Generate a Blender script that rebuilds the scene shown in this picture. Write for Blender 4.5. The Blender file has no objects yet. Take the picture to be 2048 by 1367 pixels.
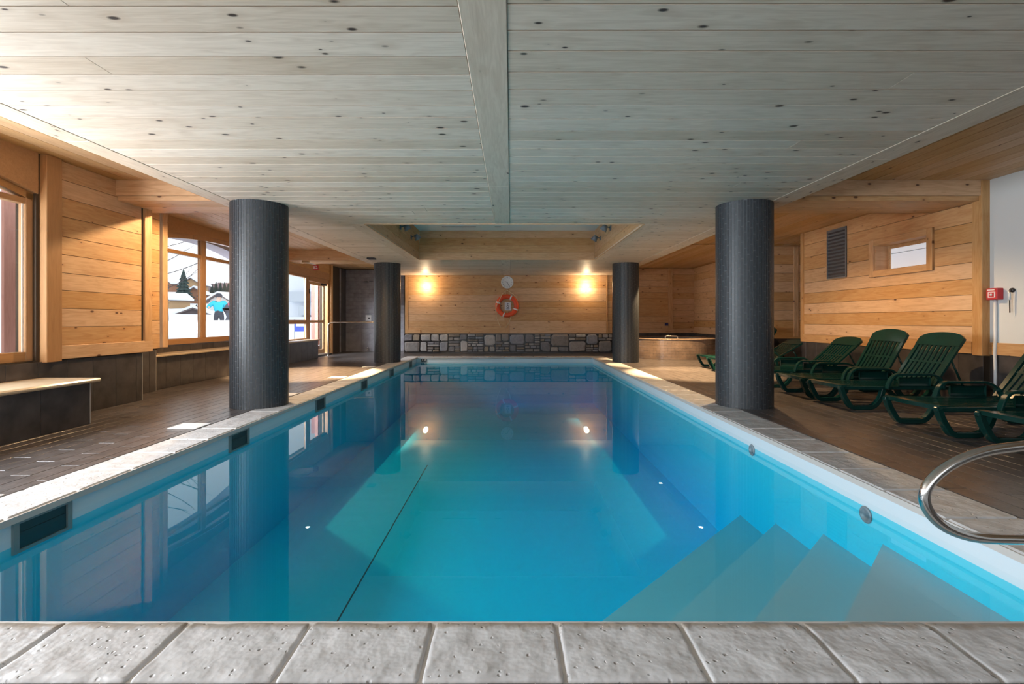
import bpy, bmesh, math, random
from mathutils import Vector, Matrix, noise

random.seed(7)
S = bpy.context.scene
COL = S.collection

# ------------------------------------------------------------------ camera
cam_d = bpy.data.cameras.new('camera')
cam_d.sensor_width = 36.0
cam_d.lens = 17.0
cam_d.shift_x = 2.0 / 2048
cam_d.shift_y = -43.5 / 2048
cam_d.clip_end = 900
cam = bpy.data.objects.new('camera', cam_d)
COL.objects.link(cam)
cam.location = (0, 0, 1.2)
cam.rotation_euler = (math.radians(90), 0, 0)
S.camera = cam

# ------------------------------------------------------------------ world, light, exposure
W = bpy.data.worlds.new('overcast_sky')
S.world = W
W.use_nodes = True
_bg = W.node_tree.nodes['Background']
_bg.inputs['Color'].default_value = (0.93, 0.96, 1.0, 1)
_bg.inputs['Strength'].default_value = 1.6
S.view_settings.view_transform = 'Standard'
S.view_settings.look = 'None'
S.view_settings.gamma = 1.0
S.view_settings.exposure = 0.0
S.view_settings.use_curve_mapping = False
S.cycles.use_adaptive_sampling = True
S.cycles.adaptive_threshold = 0.035
S.cycles.max_bounces = 8
S.cycles.diffuse_bounces = 4
S.cycles.glossy_bounces = 4
S.cycles.transparent_max_bounces = 24
S.cycles.sample_clamp_indirect = 6.0
S.cycles.caustics_reflective = False
S.cycles.caustics_refractive = False
S.cycles.use_denoising = True


def area(name, loc, target, sx, sy, power, col):
    d = bpy.data.lights.new(name, 'AREA')
    d.shape = 'RECTANGLE'
    d.size, d.size_y = sx, sy
    d.energy = power
    d.color = col
    o = bpy.data.objects.new(name, d)
    COL.objects.link(o)
    o.location = loc
    o.rotation_euler = (Vector(target) - Vector(loc)).to_track_quat('-Z', 'Y').to_euler()
    return o


# boosted daylight at the side window; lamps added for unseen windows behind the camera
area('daylight_side_window', (-5.95, 3.15, 1.62), (0, 3.15, 1.75), 3.2, 1.6, 540, (0.87, 0.93, 1.0))
area('added_rear_side_daylight', (-5.95, -1.0, 1.75), (0, -1.0, 1.9), 3.0, 1.9, 360, (0.87, 0.93, 1.0))
area('added_rear_daylight', (-0.3, -3.15, 1.7), (-0.3, 4, 1.5), 8.0, 1.9, 35, (0.88, 0.94, 1.0))
# added lamp boosting the sky light through the glazed door onto the shower corner
area('daylight_door_boost', (-8.6, 13.9, 3.5), (-5.3, 18.4, 1.1), 2.2, 1.6, 900, (0.88, 0.93, 1.0))

def portal(name, loc, target, sx, sy):
    o = area(name, loc, target, sx, sy, 1, (1, 1, 1))
    o.data.cycles.is_portal = True


portal('sky_portal_far_window', (-6.56, 10.9, 1.85), (0, 10.9, 1.85), 4.1, 2.3)
portal('sky_portal_door', (-6.60, 15.5, 1.4), (0, 15.5, 1.4), 3.1, 2.6)

# ------------------------------------------------------------------ materials
MATS = {}


def _mat(name):
    m = bpy.data.materials.new(name)
    m.use_nodes = True
    nt = m.node_tree
    b = nt.nodes['Principled BSDF']
    MATS[name] = m
    return m, nt, b


def _n(nt, t, **kw):
    n = nt.nodes.new(t)
    for k, v in kw.items():
        setattr(n, k, v)
    return n


def _L(nt, a, b):
    nt.links.new(a, b)


def _math(nt, op, a, b=None, c=None):
    n = _n(nt, 'ShaderNodeMath', operation=op)
    for i, v in enumerate((a, b, c)):
        if v is None:
            continue
        if isinstance(v, (int, float)):
            n.inputs[i].default_value = v
        else:
            _L(nt, v, n.inputs[i])
    return n.outputs[0]


def _mix(nt, fac, a, b, blend='MIX'):
    n = _n(nt, 'ShaderNodeMix', data_type='RGBA', blend_type=blend)
    for i, v in ((0, fac), (6, a), (7, b)):
        if isinstance(v, (int, float)):
            n.inputs[i].default_value = v
        elif isinstance(v, tuple):
            n.inputs[i].default_value = v + (1,) if len(v) == 3 else v
        else:
            _L(nt, v, n.inputs[i])
    return n.outputs[2]


def _ramp(nt, fac, stops):
    n = _n(nt, 'ShaderNodeValToRGB')
    cr = n.color_ramp
    while len(cr.elements) < len(stops):
        cr.elements.new(0.5)
    for e, (p, c) in zip(cr.elements, stops):
        e.position = p
        e.color = (c, c, c, 1) if isinstance(c, (int, float)) else c + (1,)
    _L(nt, fac, n.inputs[0])
    return n.outputs[0]


def _coords(nt, scale=(1, 1, 1), jitter=True):
    tc = _n(nt, 'ShaderNodeTexCoord')
    src = tc.outputs['Object']
    if jitter:
        oi = _n(nt, 'ShaderNodeObjectInfo')
        cb = _n(nt, 'ShaderNodeCombineXYZ')
        _L(nt, _math(nt, 'MULTIPLY', oi.outputs['Random'], 83.0), cb.inputs[0])
        _L(nt, _math(nt, 'MULTIPLY', oi.outputs['Random'], 37.0), cb.inputs[1])
        _L(nt, _math(nt, 'MULTIPLY', oi.outputs['Random'], 19.0), cb.inputs[2])
        va = _n(nt, 'ShaderNodeVectorMath', operation='ADD')
        _L(nt, src, va.inputs[0])
        _L(nt, cb.outputs[0], va.inputs[1])
        src = va.outputs[0]
    mp = _n(nt, 'ShaderNodeVectorMath', operation='MULTIPLY')
    _L(nt, src, mp.inputs[0])
    mp.inputs[1].default_value = scale
    return mp.outputs[0]


def _noise(nt, vec, scale, detail=3.0, rough=0.55, dist=0.0):
    n = _n(nt, 'ShaderNodeTexNoise')
    _L(nt, vec, n.inputs['Vector'])
    n.inputs['Scale'].default_value = scale
    n.inputs['Detail'].default_value = detail
    n.inputs['Roughness'].default_value = rough
    n.inputs['Distortion'].default_value = dist
    return n.outputs[0]


def _bump(nt, b, h, strength, dist=0.01):
    n = _n(nt, 'ShaderNodeBump')
    n.inputs['Strength'].default_value = strength
    n.inputs['Distance'].default_value = dist
    _L(nt, h, n.inputs['Height'])
    _L(nt, n.outputs[0], b.inputs['Normal'])


def wood(name, base, dark, knot, rough=0.55, knots=0.55, grain=0.6, tint=0.18, ksize=0.085):
    """knotty softwood, grain along each piece's local X"""
    m, nt, b = _mat(name)
    v = _coords(nt, (0.9, 7.0, 7.0))
    g1 = _noise(nt, v, 3.0, 2.0, 0.6, 1.2)
    v2 = _coords(nt, (1.2, 40.0, 40.0))
    g2 = _noise(nt, v2, 2.0, 1.0, 0.6)
    c = _mix(nt, _math(nt, 'MULTIPLY', _ramp(nt, g1, [(0.40, 0.0), (0.75, 1.0)]), grain), base, dark)
    c = _mix(nt, _math(nt, 'MULTIPLY', _ramp(nt, g2, [(0.5, 0.0), (0.8, 1.0)]), 0.35), c, dark)
    # knots
    vk = _coords(nt, (4.2, 8.5, 0.0))
    vo = _n(nt, 'ShaderNodeTexVoronoi', feature='F1')
    vo.inputs['Scale'].default_value = 1.0
    vo.inputs['Randomness'].default_value = 1.0
    _L(nt, vk, vo.inputs['Vector'])
    sp = _n(nt, 'ShaderNodeSeparateColor')
    _L(nt, vo.outputs['Color'], sp.inputs[0])
    keep = _math(nt, 'LESS_THAN', sp.outputs[0], knots)
    size = _math(nt, 'MULTIPLY_ADD', sp.outputs[1], ksize, ksize * 0.35)
    rel = _math(nt, 'DIVIDE', vo.outputs['Distance'], size)
    k = _math(nt, 'MULTIPLY', _ramp(nt, rel, [(0.55, 1.0), (1.0, 0.0)]), keep)
    halo = _math(nt, 'MULTIPLY', _ramp(nt, _math(nt, 'MULTIPLY', rel, 0.33), [(0.2, 0.45), (1.0, 0.0)]), keep)
    c = _mix(nt, halo, c, dark)
    c = _mix(nt, k, c, knot)
    oi = _n(nt, 'ShaderNodeObjectInfo')
    hs = _n(nt, 'ShaderNodeHueSaturation')
    _L(nt, _math(nt, 'MULTIPLY_ADD', oi.outputs['Random'], tint, 1.0 - tint * 0.5), hs.inputs['Value'])
    _L(nt, _math(nt, 'MULTIPLY_ADD', oi.outputs['Random'], -tint * 1.2, 1.0 + tint * 0.6), hs.inputs['Saturation'])
    _L(nt, c, hs.inputs['Color'])
    _L(nt, hs.outputs[0], b.inputs['Base Color'])
    b.inputs['Roughness'].default_value = rough
    b.inputs['Specular IOR Level'].default_value = 0.35
    return m


def plain(name, col, rough=0.5, metal=0.0, spec=0.5, var=0.0, vscale=8.0, bump=0.0, bscale=60.0, tint=0.0, stretch=(1, 1, 1), coat=0.0):
    m, nt, b = _mat(name)
    b.inputs['Base Color'].default_value = col + (1,)
    b.inputs['Roughness'].default_value = rough
    b.inputs['Metallic'].default_value = metal
    b.inputs['Specular IOR Level'].default_value = spec
    b.inputs['Coat Weight'].default_value = coat
    if var == 0 and bump == 0 and tint == 0:
        return m
    v = _coords(nt, stretch)
    if var == 0:
        nz = None
    else:
        nz = _noise(nt, v, vscale, 2.0, 0.6)
    lo = tuple(x * (1 - var) for x in col)
    hi = tuple(min(1, x * (1 + var)) for x in col)
    c = _mix(nt, _ramp(nt, nz, [(0.3, 0.0), (0.7, 1.0)]), lo, hi) if nz else _mix(nt, 0.0, col, col)
    if tint > 0:
        oi = _n(nt, 'ShaderNodeObjectInfo')
        hs = _n(nt, 'ShaderNodeHueSaturation')
        _L(nt, _math(nt, 'MULTIPLY_ADD', oi.outputs['Random'], tint, 1.0 - tint * 0.5), hs.inputs['Value'])
        _L(nt, c, hs.inputs['Color'])
        c = hs.outputs[0]
    _L(nt, c, b.inputs['Base Color'])
    if bump > 0:
        _bump(nt, b, _noise(nt, v, bscale, 2.0, 0.6), bump, 0.01)
    return m


def emit(name, col, strength):
    m, nt, b = _mat(name)
    b.inputs['Base Color'].default_value = col + (1,)
    b.inputs['Emission Color'].default_value = col + (1,)
    b.inputs['Emission Strength'].default_value = strength
    return m


wood('pine_ceiling', (0.71, 0.59, 0.475), (0.50, 0.38, 0.28), (0.05, 0.035, 0.028), 0.5, 0.85, 0.55, 0.20, 0.14)
wood('pine_wall', (0.64, 0.40, 0.21), (0.46, 0.235, 0.10), (0.12, 0.05, 0.025), 0.5, 0.6, 0.7, 0.22, 0.13)
wood('pine_aisle', (0.60, 0.37, 0.18), (0.42, 0.22, 0.09), (0.11, 0.05, 0.025), 0.5, 0.5, 0.6, 0.2, 0.11)
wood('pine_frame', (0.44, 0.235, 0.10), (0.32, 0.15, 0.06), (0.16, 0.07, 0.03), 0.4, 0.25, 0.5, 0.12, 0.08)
wood('porch_timber', (0.42, 0.17, 0.13), (0.32, 0.11, 0.08), (0.2, 0.06, 0.04), 0.6, 0.2, 0.5, 0.15, 0.08)
wood('red_cladding', (0.66, 0.33, 0.25), (0.52, 0.22, 0.16), (0.2, 0.06, 0.04), 0.6, 0.2, 0.5, 0.15, 0.08)
plain('backing', (0.06, 0.04, 0.025), 0.9)
plain('dark_tile', (0.060, 0.052, 0.050), 0.30, var=0.35, vscale=5.0, bump=0.10, bscale=25, tint=0.25)
plain('floor_tile', (0.095, 0.083, 0.080), 0.28, var=0.30, vscale=7.0, bump=0.25, bscale=26, tint=0.35)
plain('tile_grout', (0.36, 0.34, 0.33), 0.8)
plain('shower_tile', (0.33, 0.33, 0.37), 0.32, var=0.2, vscale=4.0, tint=0.16, bump=0.05, bscale=30)
plain('mosaic', (0.038, 0.043, 0.050), 0.42, var=0.2, vscale=40, tint=0.1)
plain('mosaic_grout', (0.24, 0.25, 0.26), 0.7)
plain('bench_top', (0.60, 0.47, 0.32), 0.22, var=0.1, vscale=3, stretch=(6, 1, 1))
plain('white_paint', (0.70, 0.72, 0.72), 0.6, bump=0.02)
plain('white_ceiling', (0.90, 0.92, 0.93), 0.6)
plain('white_plastic', (0.82, 0.83, 0.84), 0.35)
plain('steel', (0.66, 0.65, 0.63), 0.16, metal=1.0)
plain('black_plastic', (0.02, 0.02, 0.022), 0.35)
plain('grey_metal', (0.20, 0.22, 0.25), 0.45, metal=0.3)
plain('dark_louvre', (0.045, 0.045, 0.055), 0.5)
plain('red_plastic', (0.55, 0.03, 0.04), 0.35)
plain('green_plastic', (0.005, 0.032, 0.027), 0.16, spec=0.3, var=0.1)
plain('ring_orange', (0.85, 0.10, 0.03), 0.5)
plain('rope', (0.72, 0.58, 0.36), 0.8)
plain('liner', (0.70, 0.80, 0.86), 0.5)
plain('liner_blue', (0.03, 0.74, 0.97), 0.5)
plain('liner_wall', (0.05, 0.64, 0.82), 0.5)
plain('liner_step', (0.62, 0.62, 0.66), 0.6)
plain('skimmer_dark', (0.02, 0.05, 0.055), 0.4)
plain('skimmer_grey', (0.22, 0.27, 0.27), 0.4)
plain('seam', (0.03, 0.10, 0.14), 0.6)
plain('snow', (0.82, 0.86, 0.92), 0.9, var=0.04, vscale=0.4)
plain('chalet_wood', (0.30, 0.15, 0.09), 0.8, tint=0.4)
plain('chalet_light', (0.50, 0.33, 0.18), 0.8, tint=0.3)
plain('render_wall', (0.72, 0.70, 0.68), 0.8)
plain('far_glass', (0.10, 0.12, 0.15), 0.2)
plain('bark', (0.16, 0.13, 0.13), 0.9)
plain('fir', (0.05, 0.075, 0.07), 0.9, var=0.4)
plain('far_forest', (0.25, 0.19, 0.20), 0.9, var=0.3, vscale=0.6)
plain('cyan_jacket', (0.02, 0.42, 0.55), 0.7)
plain('pink_jacket', (0.62, 0.06, 0.14), 0.7)
plain('dark_cloth', (0.04, 0.045, 0.06), 0.8)
plain('skin', (0.60, 0.40, 0.31), 0.6)
plain('slate_cladding', (0.22, 0.27, 0.33), 0.6, tint=0.2)
plain('lilac_render', (0.50, 0.46, 0.52), 0.8)
plain('banner_blue', (0.03, 0.06, 0.45), 0.6)
plain('pale_grey', (0.55, 0.60, 0.66), 0.7)
plain('label_blue', (0.03, 0.03, 0.16), 0.4)
emit('lamp_warm', (1.0, 0.80, 0.55), 60.0)
emit('lamp_spot', (1.0, 0.93, 0.84), 40.0)
plain('paper', (0.78, 0.78, 0.82), 0.7)


def _stone(name, hues, rough, bump, scale):
    m, nt, b = _mat(name)
    oi = _n(nt, 'ShaderNodeObjectInfo')
    n = _n(nt, 'ShaderNodeValToRGB')
    cr = n.color_ramp
    cr.interpolation = 'CONSTANT'
    while len(cr.elements) < len(hues):
        cr.elements.new(0.5)
    for i, (e, c) in enumerate(zip(cr.elements, hues)):
        e.position = i / len(hues)
        e.color = c + (1,)
    _L(nt, oi.outputs['Random'], n.inputs[0])
    v = _coords(nt, (1, 1, 1))
    nz = _noise(nt, v, scale, 5, 0.65, 0.6)
    c = _mix(nt, 0.75, n.outputs[0], _mix(nt, nz, (0.25, 0.24, 0.23), (1.6, 1.6, 1.6)), 'MULTIPLY')
    _L(nt, c, b.inputs['Base Color'])
    b.inputs['Roughness'].default_value = rough
    _bump(nt, b, nz, bump, 0.03)


_stone('rubble', [(0.26, 0.24, 0.23), (0.36, 0.34, 0.33), (0.24, 0.20, 0.16), (0.48, 0.46, 0.45), (0.20, 0.20, 0.22), (0.33, 0.27, 0.20), (0.28, 0.29, 0.33)], 0.75, 0.6, 9.0)


def _coping(name, worn):
    m, nt, b = _mat(name)
    v = _coords(nt, (1, 1, 1))
    soft = _noise(nt, v, 8.0, 3, 0.55)
    fine = _noise(nt, v, 45.0, 3, 0.6)
    vo = _n(nt, 'ShaderNodeTexVoronoi', feature='F1')
    vd = _n(nt, 'ShaderNodeVectorMath', operation='ADD')
    nz = _n(nt, 'ShaderNodeTexNoise')
    nz.inputs['Scale'].default_value = 30
    _L(nt, v, nz.inputs['Vector'])
    sc = _n(nt, 'ShaderNodeVectorMath', operation='SCALE')
    sc.inputs['Scale'].default_value = 0.02
    _L(nt, nz.outputs['Color'], sc.inputs[0])
    _L(nt, v, vd.inputs[0])
    _L(nt, sc.outputs[0], vd.inputs[1])
    _L(nt, vd.outputs[0], vo.inputs['Vector'])
    vo.inputs['Scale'].default_value = 30.0
    sp = _n(nt, 'ShaderNodeSeparateColor')
    _L(nt, vo.outputs['Color'], sp.inputs[0])
    pit = _math(nt, 'MULTIPLY', _ramp(nt, vo.outputs['Distance'], [(0.03, 1.0), (0.24, 0.0)]), _math(nt, 'GREATER_THAN', sp.outputs[0], 0.55))
    c = _mix(nt, _ramp(nt, soft, [(0.35, 0.0), (0.7, 1.0)]), (0.50, 0.49, 0.49), (0.64, 0.635, 0.64))
    c = _mix(nt, _math(nt, 'MULTIPLY', pit, 0.65), c, (0.20, 0.17, 0.15))
    if worn:
        # brown water stain with a ragged edge along the pool side of each stone
        tc = _n(nt, 'ShaderNodeTexCoord')
        se = _n(nt, 'ShaderNodeSeparateXYZ')
        _L(nt, tc.outputs['Object'], se.inputs[0])
        e = _math(nt, 'ADD', se.outputs[1], _math(nt, 'MULTIPLY_ADD', _noise(nt, v, 16.0, 3, 0.7), 0.09, -0.045))
        c = _mix(nt, _math(nt, 'MULTIPLY', _ramp(nt, _math(nt, 'MULTIPLY', e, 5.0), [(0.48, 0.0), (0.62, 1.0)]), 0.7), c, (0.30, 0.24, 0.17))
    _L(nt, c, b.inputs['Base Color'])
    b.inputs['Roughness'].default_value = 0.42
    h = _math(nt, 'SUBTRACT', _math(nt, 'ADD', _math(nt, 'MULTIPLY', soft, 1.4), _math(nt, 'MULTIPLY', fine, 0.07)), _math(nt, 'MULTIPLY', pit, 0.5))
    _bump(nt, b, h, 0.6, 0.02)


_coping('coping_stone', False)
_coping('coping_worn', True)
plain('coping_grout', (0.58, 0.55, 0.52), 0.7)


def _glass():
    m, nt, b = _mat('window_glass')
    nt.nodes.remove(b)
    out = nt.nodes['Material Output']
    tr = _n(nt, 'ShaderNodeBsdfTransparent')
    tr.inputs[0].default_value = (0.97, 0.98, 0.98, 1)
    gl = _n(nt, 'ShaderNodeBsdfGlossy')
    gl.inputs['Roughness'].default_value = 0.0
    fr = _n(nt, 'ShaderNodeFresnel')
    fr.inputs[0].default_value = 1.45
    ge = _n(nt, 'ShaderNodeNewGeometry')
    fac = _math(nt, 'MULTIPLY', fr.outputs[0], _math(nt, 'SUBTRACT', 1.0, ge.outputs['Backfacing']))
    mx = _n(nt, 'ShaderNodeMixShader')
    _L(nt, fac, mx.inputs[0])
    _L(nt, tr.outputs[0], mx.inputs[1])
    _L(nt, gl.outputs[0], mx.inputs[2])
    _L(nt, mx.outputs[0], out.inputs['Surface'])


_glass()


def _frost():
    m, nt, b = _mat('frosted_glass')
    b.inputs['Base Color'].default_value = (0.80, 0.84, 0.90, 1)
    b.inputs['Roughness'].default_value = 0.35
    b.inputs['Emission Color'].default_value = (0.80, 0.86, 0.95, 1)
    b.inputs['Emission Strength'].default_value = 0.45  # own glow stands in for light behind the pane


_frost()


def _water():
    m, nt, b = _mat('pool_water')
    nt.nodes.remove(b)
    out = nt.nodes['Material Output']
    tr = _n(nt, 'ShaderNodeBsdfTransparent')
    gl = _n(nt, 'ShaderNodeBsdfGlossy')
    gl.inputs['Roughness'].default_value = 0.012
    fr = _n(nt, 'ShaderNodeFresnel')
    fr.inputs[0].default_value = 1.33
    ge = _n(nt, 'ShaderNodeNewGeometry')
    fac = _math(nt, 'MULTIPLY', fr.outputs[0], _math(nt, 'SUBTRACT', 1.0, ge.outputs['Backfacing']))
    mx = _n(nt, 'ShaderNodeMixShader')
    _L(nt, fac, mx.inputs[0])
    _L(nt, tr.outputs[0], mx.inputs[1])
    _L(nt, gl.outputs[0], mx.inputs[2])
    _L(nt, mx.outputs[0], out.inputs['Surface'])
    va = _n(nt, 'ShaderNodeVolumeAbsorption')
    va.inputs['Color'].default_value = (0.0, 0.87, 0.97, 1)
    va.inputs['Density'].default_value = 0.48
    _L(nt, va.outputs[0], out.inputs['Volume'])


_water()

# ------------------------------------------------------------------ helpers
CACHE = {}


def link(name, me, parent=None, loc=(0, 0, 0), rot=None):
    o = bpy.data.objects.new(name, me)
    COL.objects.link(o)
    o.location = loc
    if rot is not None:
        o.rotation_euler = rot
    if parent is not None:
        o.parent = parent
    return o


def tag(o, label=None, cat=None, group=None, kind=None):
    if label:
        o['label'] = label
    if cat:
        o['category'] = cat
    if group:
        o['group'] = group
    if kind:
        o['kind'] = kind
    return o


def thing(name, label, cat, loc=(0, 0, 0), rz=0, group=None, kind=None):
    o = link(name, None, None, loc, (0, 0, rz))
    o.empty_display_size = 0.1
    return tag(o, label, cat, group, kind)


def bm_box(bm, x0, x1, y0, y1, z0, z1):
    vs = [bm.verts.new(p) for p in ((x0, y0, z0), (x1, y0, z0), (x1, y1, z0), (x0, y1, z0), (x0, y0, z1), (x1, y0, z1), (x1, y1, z1), (x0, y1, z1))]
    for f in ((0, 3, 2, 1), (4, 5, 6, 7), (0, 1, 5, 4), (1, 2, 6, 5), (2, 3, 7, 6), (3, 0, 4, 7)):
        bm.faces.new([vs[i] for i in f])


def finish(bm, name, mat, smooth=False):
    me = bpy.data.meshes.new(name)
    bm.normal_update()
    bm.to_mesh(me)
    bm.free()
    if mat:
        me.materials.append(MATS[mat])
    if smooth:
        me.polygons.foreach_set('use_smooth', [True] * len(me.polygons))
        me.update()
    return me


def box_mesh(dx, dy, dz, mat, bevel=0.0, name='piece'):
    key = (round(dx, 4), round(dy, 4), round(dz, 4), mat, bevel)
    if key in CACHE:
        return CACHE[key]
    bm = bmesh.new()
    bm_box(bm, -dx / 2, dx / 2, -dy / 2, dy / 2, -dz / 2, dz / 2)
    if bevel > 0:
        bmesh.ops.bevel(bm, geom=list(bm.edges), offset=min(bevel, dx * .4, dy * .4, dz * .4), segments=1, affect='EDGES')
    me = finish(bm, name, mat)
    CACHE[key] = me
    return me


def box(name, x0, x1, y0, y1, z0, z1, mat, parent=None, bevel=0.0):
    return link(name, box_mesh(x1 - x0, y1 - y0, z1 - z0, mat, bevel, name), parent, ((x0 + x1) / 2, (y0 + y1) / 2, (z0 + z1) / 2))


def boxes(name, lst, mat, parent=None):
    bm = bmesh.new()
    for b in lst:
        bm_box(bm, *b)
    return link(name, finish(bm, name, mat), parent)


ROT = {
    'ceil_x': (0, 0, 0), 'ceil_y': (0, 0, math.pi / 2),
    # local X -> long axis, local Y -> up, local Z -> out of the wall
    'wall_py': Matrix(((0, 0, 1), (1, 0, 0), (0, 1, 0))).to_euler(),      # runs along Y, faces +X
    'wall_my': Matrix(((0, 0, -1), (-1, 0, 0), (0, 1, 0))).to_euler(),    # runs along Y, faces -X
    'wall_x': Matrix(((1, 0, 0), (0, 0, -1), (0, 1, 0))).to_euler(),      # runs along X, faces -Y
    'post_px': Matrix(((0, 0, 1), (0, -1, 0), (1, 0, 0))).to_euler(),     # stands up, faces +X
    'post_mx': Matrix(((0, 0, -1), (0, 1, 0), (1, 0, 0))).to_euler(),     # stands up, faces -X
    'post_my': Matrix(((0, 1, 0), (0, 0, -1), (-1, 0, 0))).to_euler(),
}


def plank(parent, o, c, L, Wd, T, mat, name='plank', bevel=0.0015):
    """one board: length L along the orientation's long axis"""
    return link(name, box_mesh(L, Wd, T, mat, bevel, name), parent, c, ROT[o])


def rows(a0, a1, w, jit=0.12, first=None):
    """split [a0,a1] into rows of about w"""
    n = max(1, round((a1 - a0) / w))
    ws = [1 + random.uniform(-jit, jit) for _ in range(n)]
    k = (a1 - a0) / sum(ws)
    out, a = [], a0
    for x in ws:
        out.append((a, a + x * k))
        a += x * k
    return out


GAP = 0.0055


def ceil_rows_x(parent, x0, x1, y0, y1, zb, mat, w=0.23, joint=True):
    for a, b in rows(y0, y1, w):
        cuts = [x0, x1]
        if joint and x1 - x0 > 2.5 and random.random() < 0.15:
            cuts.insert(1, random.uniform(x0 + 0.7, x1 - 0.7))
        for p, q in zip(cuts, cuts[1:]):
            plank(parent, 'ceil_x', ((p + q) / 2, (a + b) / 2, zb + 0.009), q - p - 0.002, b - a - 0.0085, 0.018, mat)


def ceil_rows_y(parent, x0, x1, y0, y1, zb, mat, w=0.20):
    for a, b in rows(x0, x1, w):
        plank(parent, 'ceil_y', ((a + b) / 2, (y0 + y1) / 2, zb + 0.009), y1 - y0 - 0.002, b - a - GAP, 0.018, mat)


def wall_rows(parent, o, fixed, a0, a1, z0, z1, mat, w=0.235, T=0.02, joint=3.0):
    """horizontal boards; outer face at `fixed`"""
    for p, q in rows(z0, z1, w, 0.1):
        cuts = [a0, a1]
        if a1 - a0 > joint:
            cuts.insert(1, random.uniform(a0 + (a1 - a0) * .25, a0 + (a1 - a0) * .75))
        for s, e in zip(cuts, cuts[1:]):
            m, zc = (s + e) / 2, (p + q) / 2
            if o == 'wall_py':
                c = (fixed - T / 2, m, zc)
            elif o == 'wall_my':
                c = (fixed + T / 2, m, zc)
            else:
                c = (m, fixed + T / 2, zc)
            plank(parent, o, c, e - s - 0.002, q - p - GAP, T, mat)


def tiles(parent, o, fixed, a0, a1, z0, z1, mat, w=0.37, h=None, T=0.012, gap=0.004, shift=False, name='tile'):
    h = h or (z1 - z0)
    nz = max(1, round((z1 - z0) / h))
    hh = (z1 - z0) / nz
    for r in range(nz):
        zc = z0 + (r + .5) * hh
        edges = [a0]
        a = a0 + (w * (0.5 if (shift and r % 2) else 1.0))
        while a < a1 - 0.02:
            edges.append(a)
            a += w
        edges.append(a1)
        for s, e in zip(edges, edges[1:]):
            m = (s + e) / 2
            c = (fixed - T / 2, m, zc) if o == 'wall_py' else (fixed + T / 2, m, zc) if o == 'wall_my' else (m, fixed + T / 2, zc)
            link(name, box_mesh(e - s - gap, hh - gap, T, mat, 0.0015, name), parent, c, ROT[o])


def prism(name, pts, axis, a0, a1, mat, parent=None, bevel=0.0, smooth=False):
    """polygon pts (u,v) extruded along axis: 'x' -> (a,u,v), 'y' -> (u,a,v), 'z' -> (u,v,a)"""
    def f(u, v, a):
        return (a, u, v) if axis == 'x' else (u, a, v) if axis == 'y' else (u, v, a)
    bm = bmesh.new()
    A = [bm.verts.new(f(u, v, a0)) for u, v in pts]
    B = [bm.verts.new(f(u, v, a1)) for u, v in pts]
    n = len(pts)
    bm.faces.new(A)
    bm.faces.new(list(reversed(B)))
    for i in range(n):
        bm.faces.new((A[i], B[i], B[(i + 1) % n], A[(i + 1) % n]))
    bmesh.ops.recalc_face_normals(bm, faces=bm.faces)
    if bevel:
        bmesh.ops.bevel(bm, geom=list(bm.edges), offset=bevel, segments=1, affect='EDGES')
    return link(name, finish(bm, name, mat, smooth), parent)


def tube_mesh(path, r, mat, n=10, closed=False, name='tube', radii=None):
    bm = bmesh.new()
    P = [Vector(p) for p in path]
    rings = []
    N = len(P)
    up = None
    for i, p in enumerate(P):
        if closed:
            t = (P[(i + 1) % N] - P[i - 1]).normalized()
        else:
            t = (P[min(i + 1, N - 1)] - P[max(i - 1, 0)]).normalized()
        if up is None:
            up = Vector((0, 0, 1)) if abs(t.z) < 0.9 else Vector((0, 1, 0))
        side = t.cross(up).normalized()
        up = side.cross(t).normalized()
        rr = radii[i] if radii else r
        rings.append([bm.verts.new(p + side * (rr * math.cos(2 * math.pi * k / n)) + up * (rr * math.sin(2 * math.pi * k / n))) for k in range(n)])
    m = N if closed else N - 1
    for i in range(m):
        a, b = rings[i], rings[(i + 1) % N]
        for k in range(n):
            bm.faces.new((a[k], a[(k + 1) % n], b[(k + 1) % n], b[k]))
    if not closed:
        bm.faces.new(list(reversed(rings[0])))
        bm.faces.new(rings[-1])
    bmesh.ops.recalc_face_normals(bm, faces=bm.faces)
    return finish(bm, name, mat, True)


def tube(name, path, r, mat, parent=None, n=10, closed=False, loc=(0, 0, 0), radii=None):
    return link(name, tube_mesh(path, r, mat, n, closed, name, radii), parent, loc)


def fillet(pts, rad, seg=6):
    """round the corners of a polyline"""
    P = [Vector(p) for p in pts]
    out = [P[0]]
    for i in range(1, len(P) - 1):
        a, b, c = P[i - 1], P[i], P[i + 1]
        d1, d2 = (a - b).normalized(), (c - b).normalized()
        r = min(rad, (a - b).length * .49, (c - b).length * .49)
        s, e = b + d1 * r, b + d2 * r
        for k in range(seg + 1):
            t = k / seg
            out.append(s * (1 - t) ** 2 + b * 2 * t * (1 - t) + e * t * t)
    out.append(P[-1])
    return out


def lathe_mesh(prof, mat, n=32, name='lathe', smooth=True):
    bm = bmesh.new()
    rings = []
    for r, z in prof:
        if r < 1e-6:
            rings.append([bm.verts.new((0, 0, z))])
        else:
            rings.append([bm.verts.new((r * math.cos(2 * math.pi * k / n), r * math.sin(2 * math.pi * k / n), z)) for k in range(n)])
    for a, b in zip(rings, rings[1:]):
        for k in range(n):
            q = [a[k % len(a)], a[(k + 1) % len(a)], b[(k + 1) % len(b)], b[k % len(b)]]
            u = []
            for v in q:
                if v not in u:
                    u.append(v)
            if len(u) > 2:
                bm.faces.new(u)
    bmesh.ops.recalc_face_normals(bm, faces=bm.faces)
    return finish(bm, name, mat, smooth)


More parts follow.
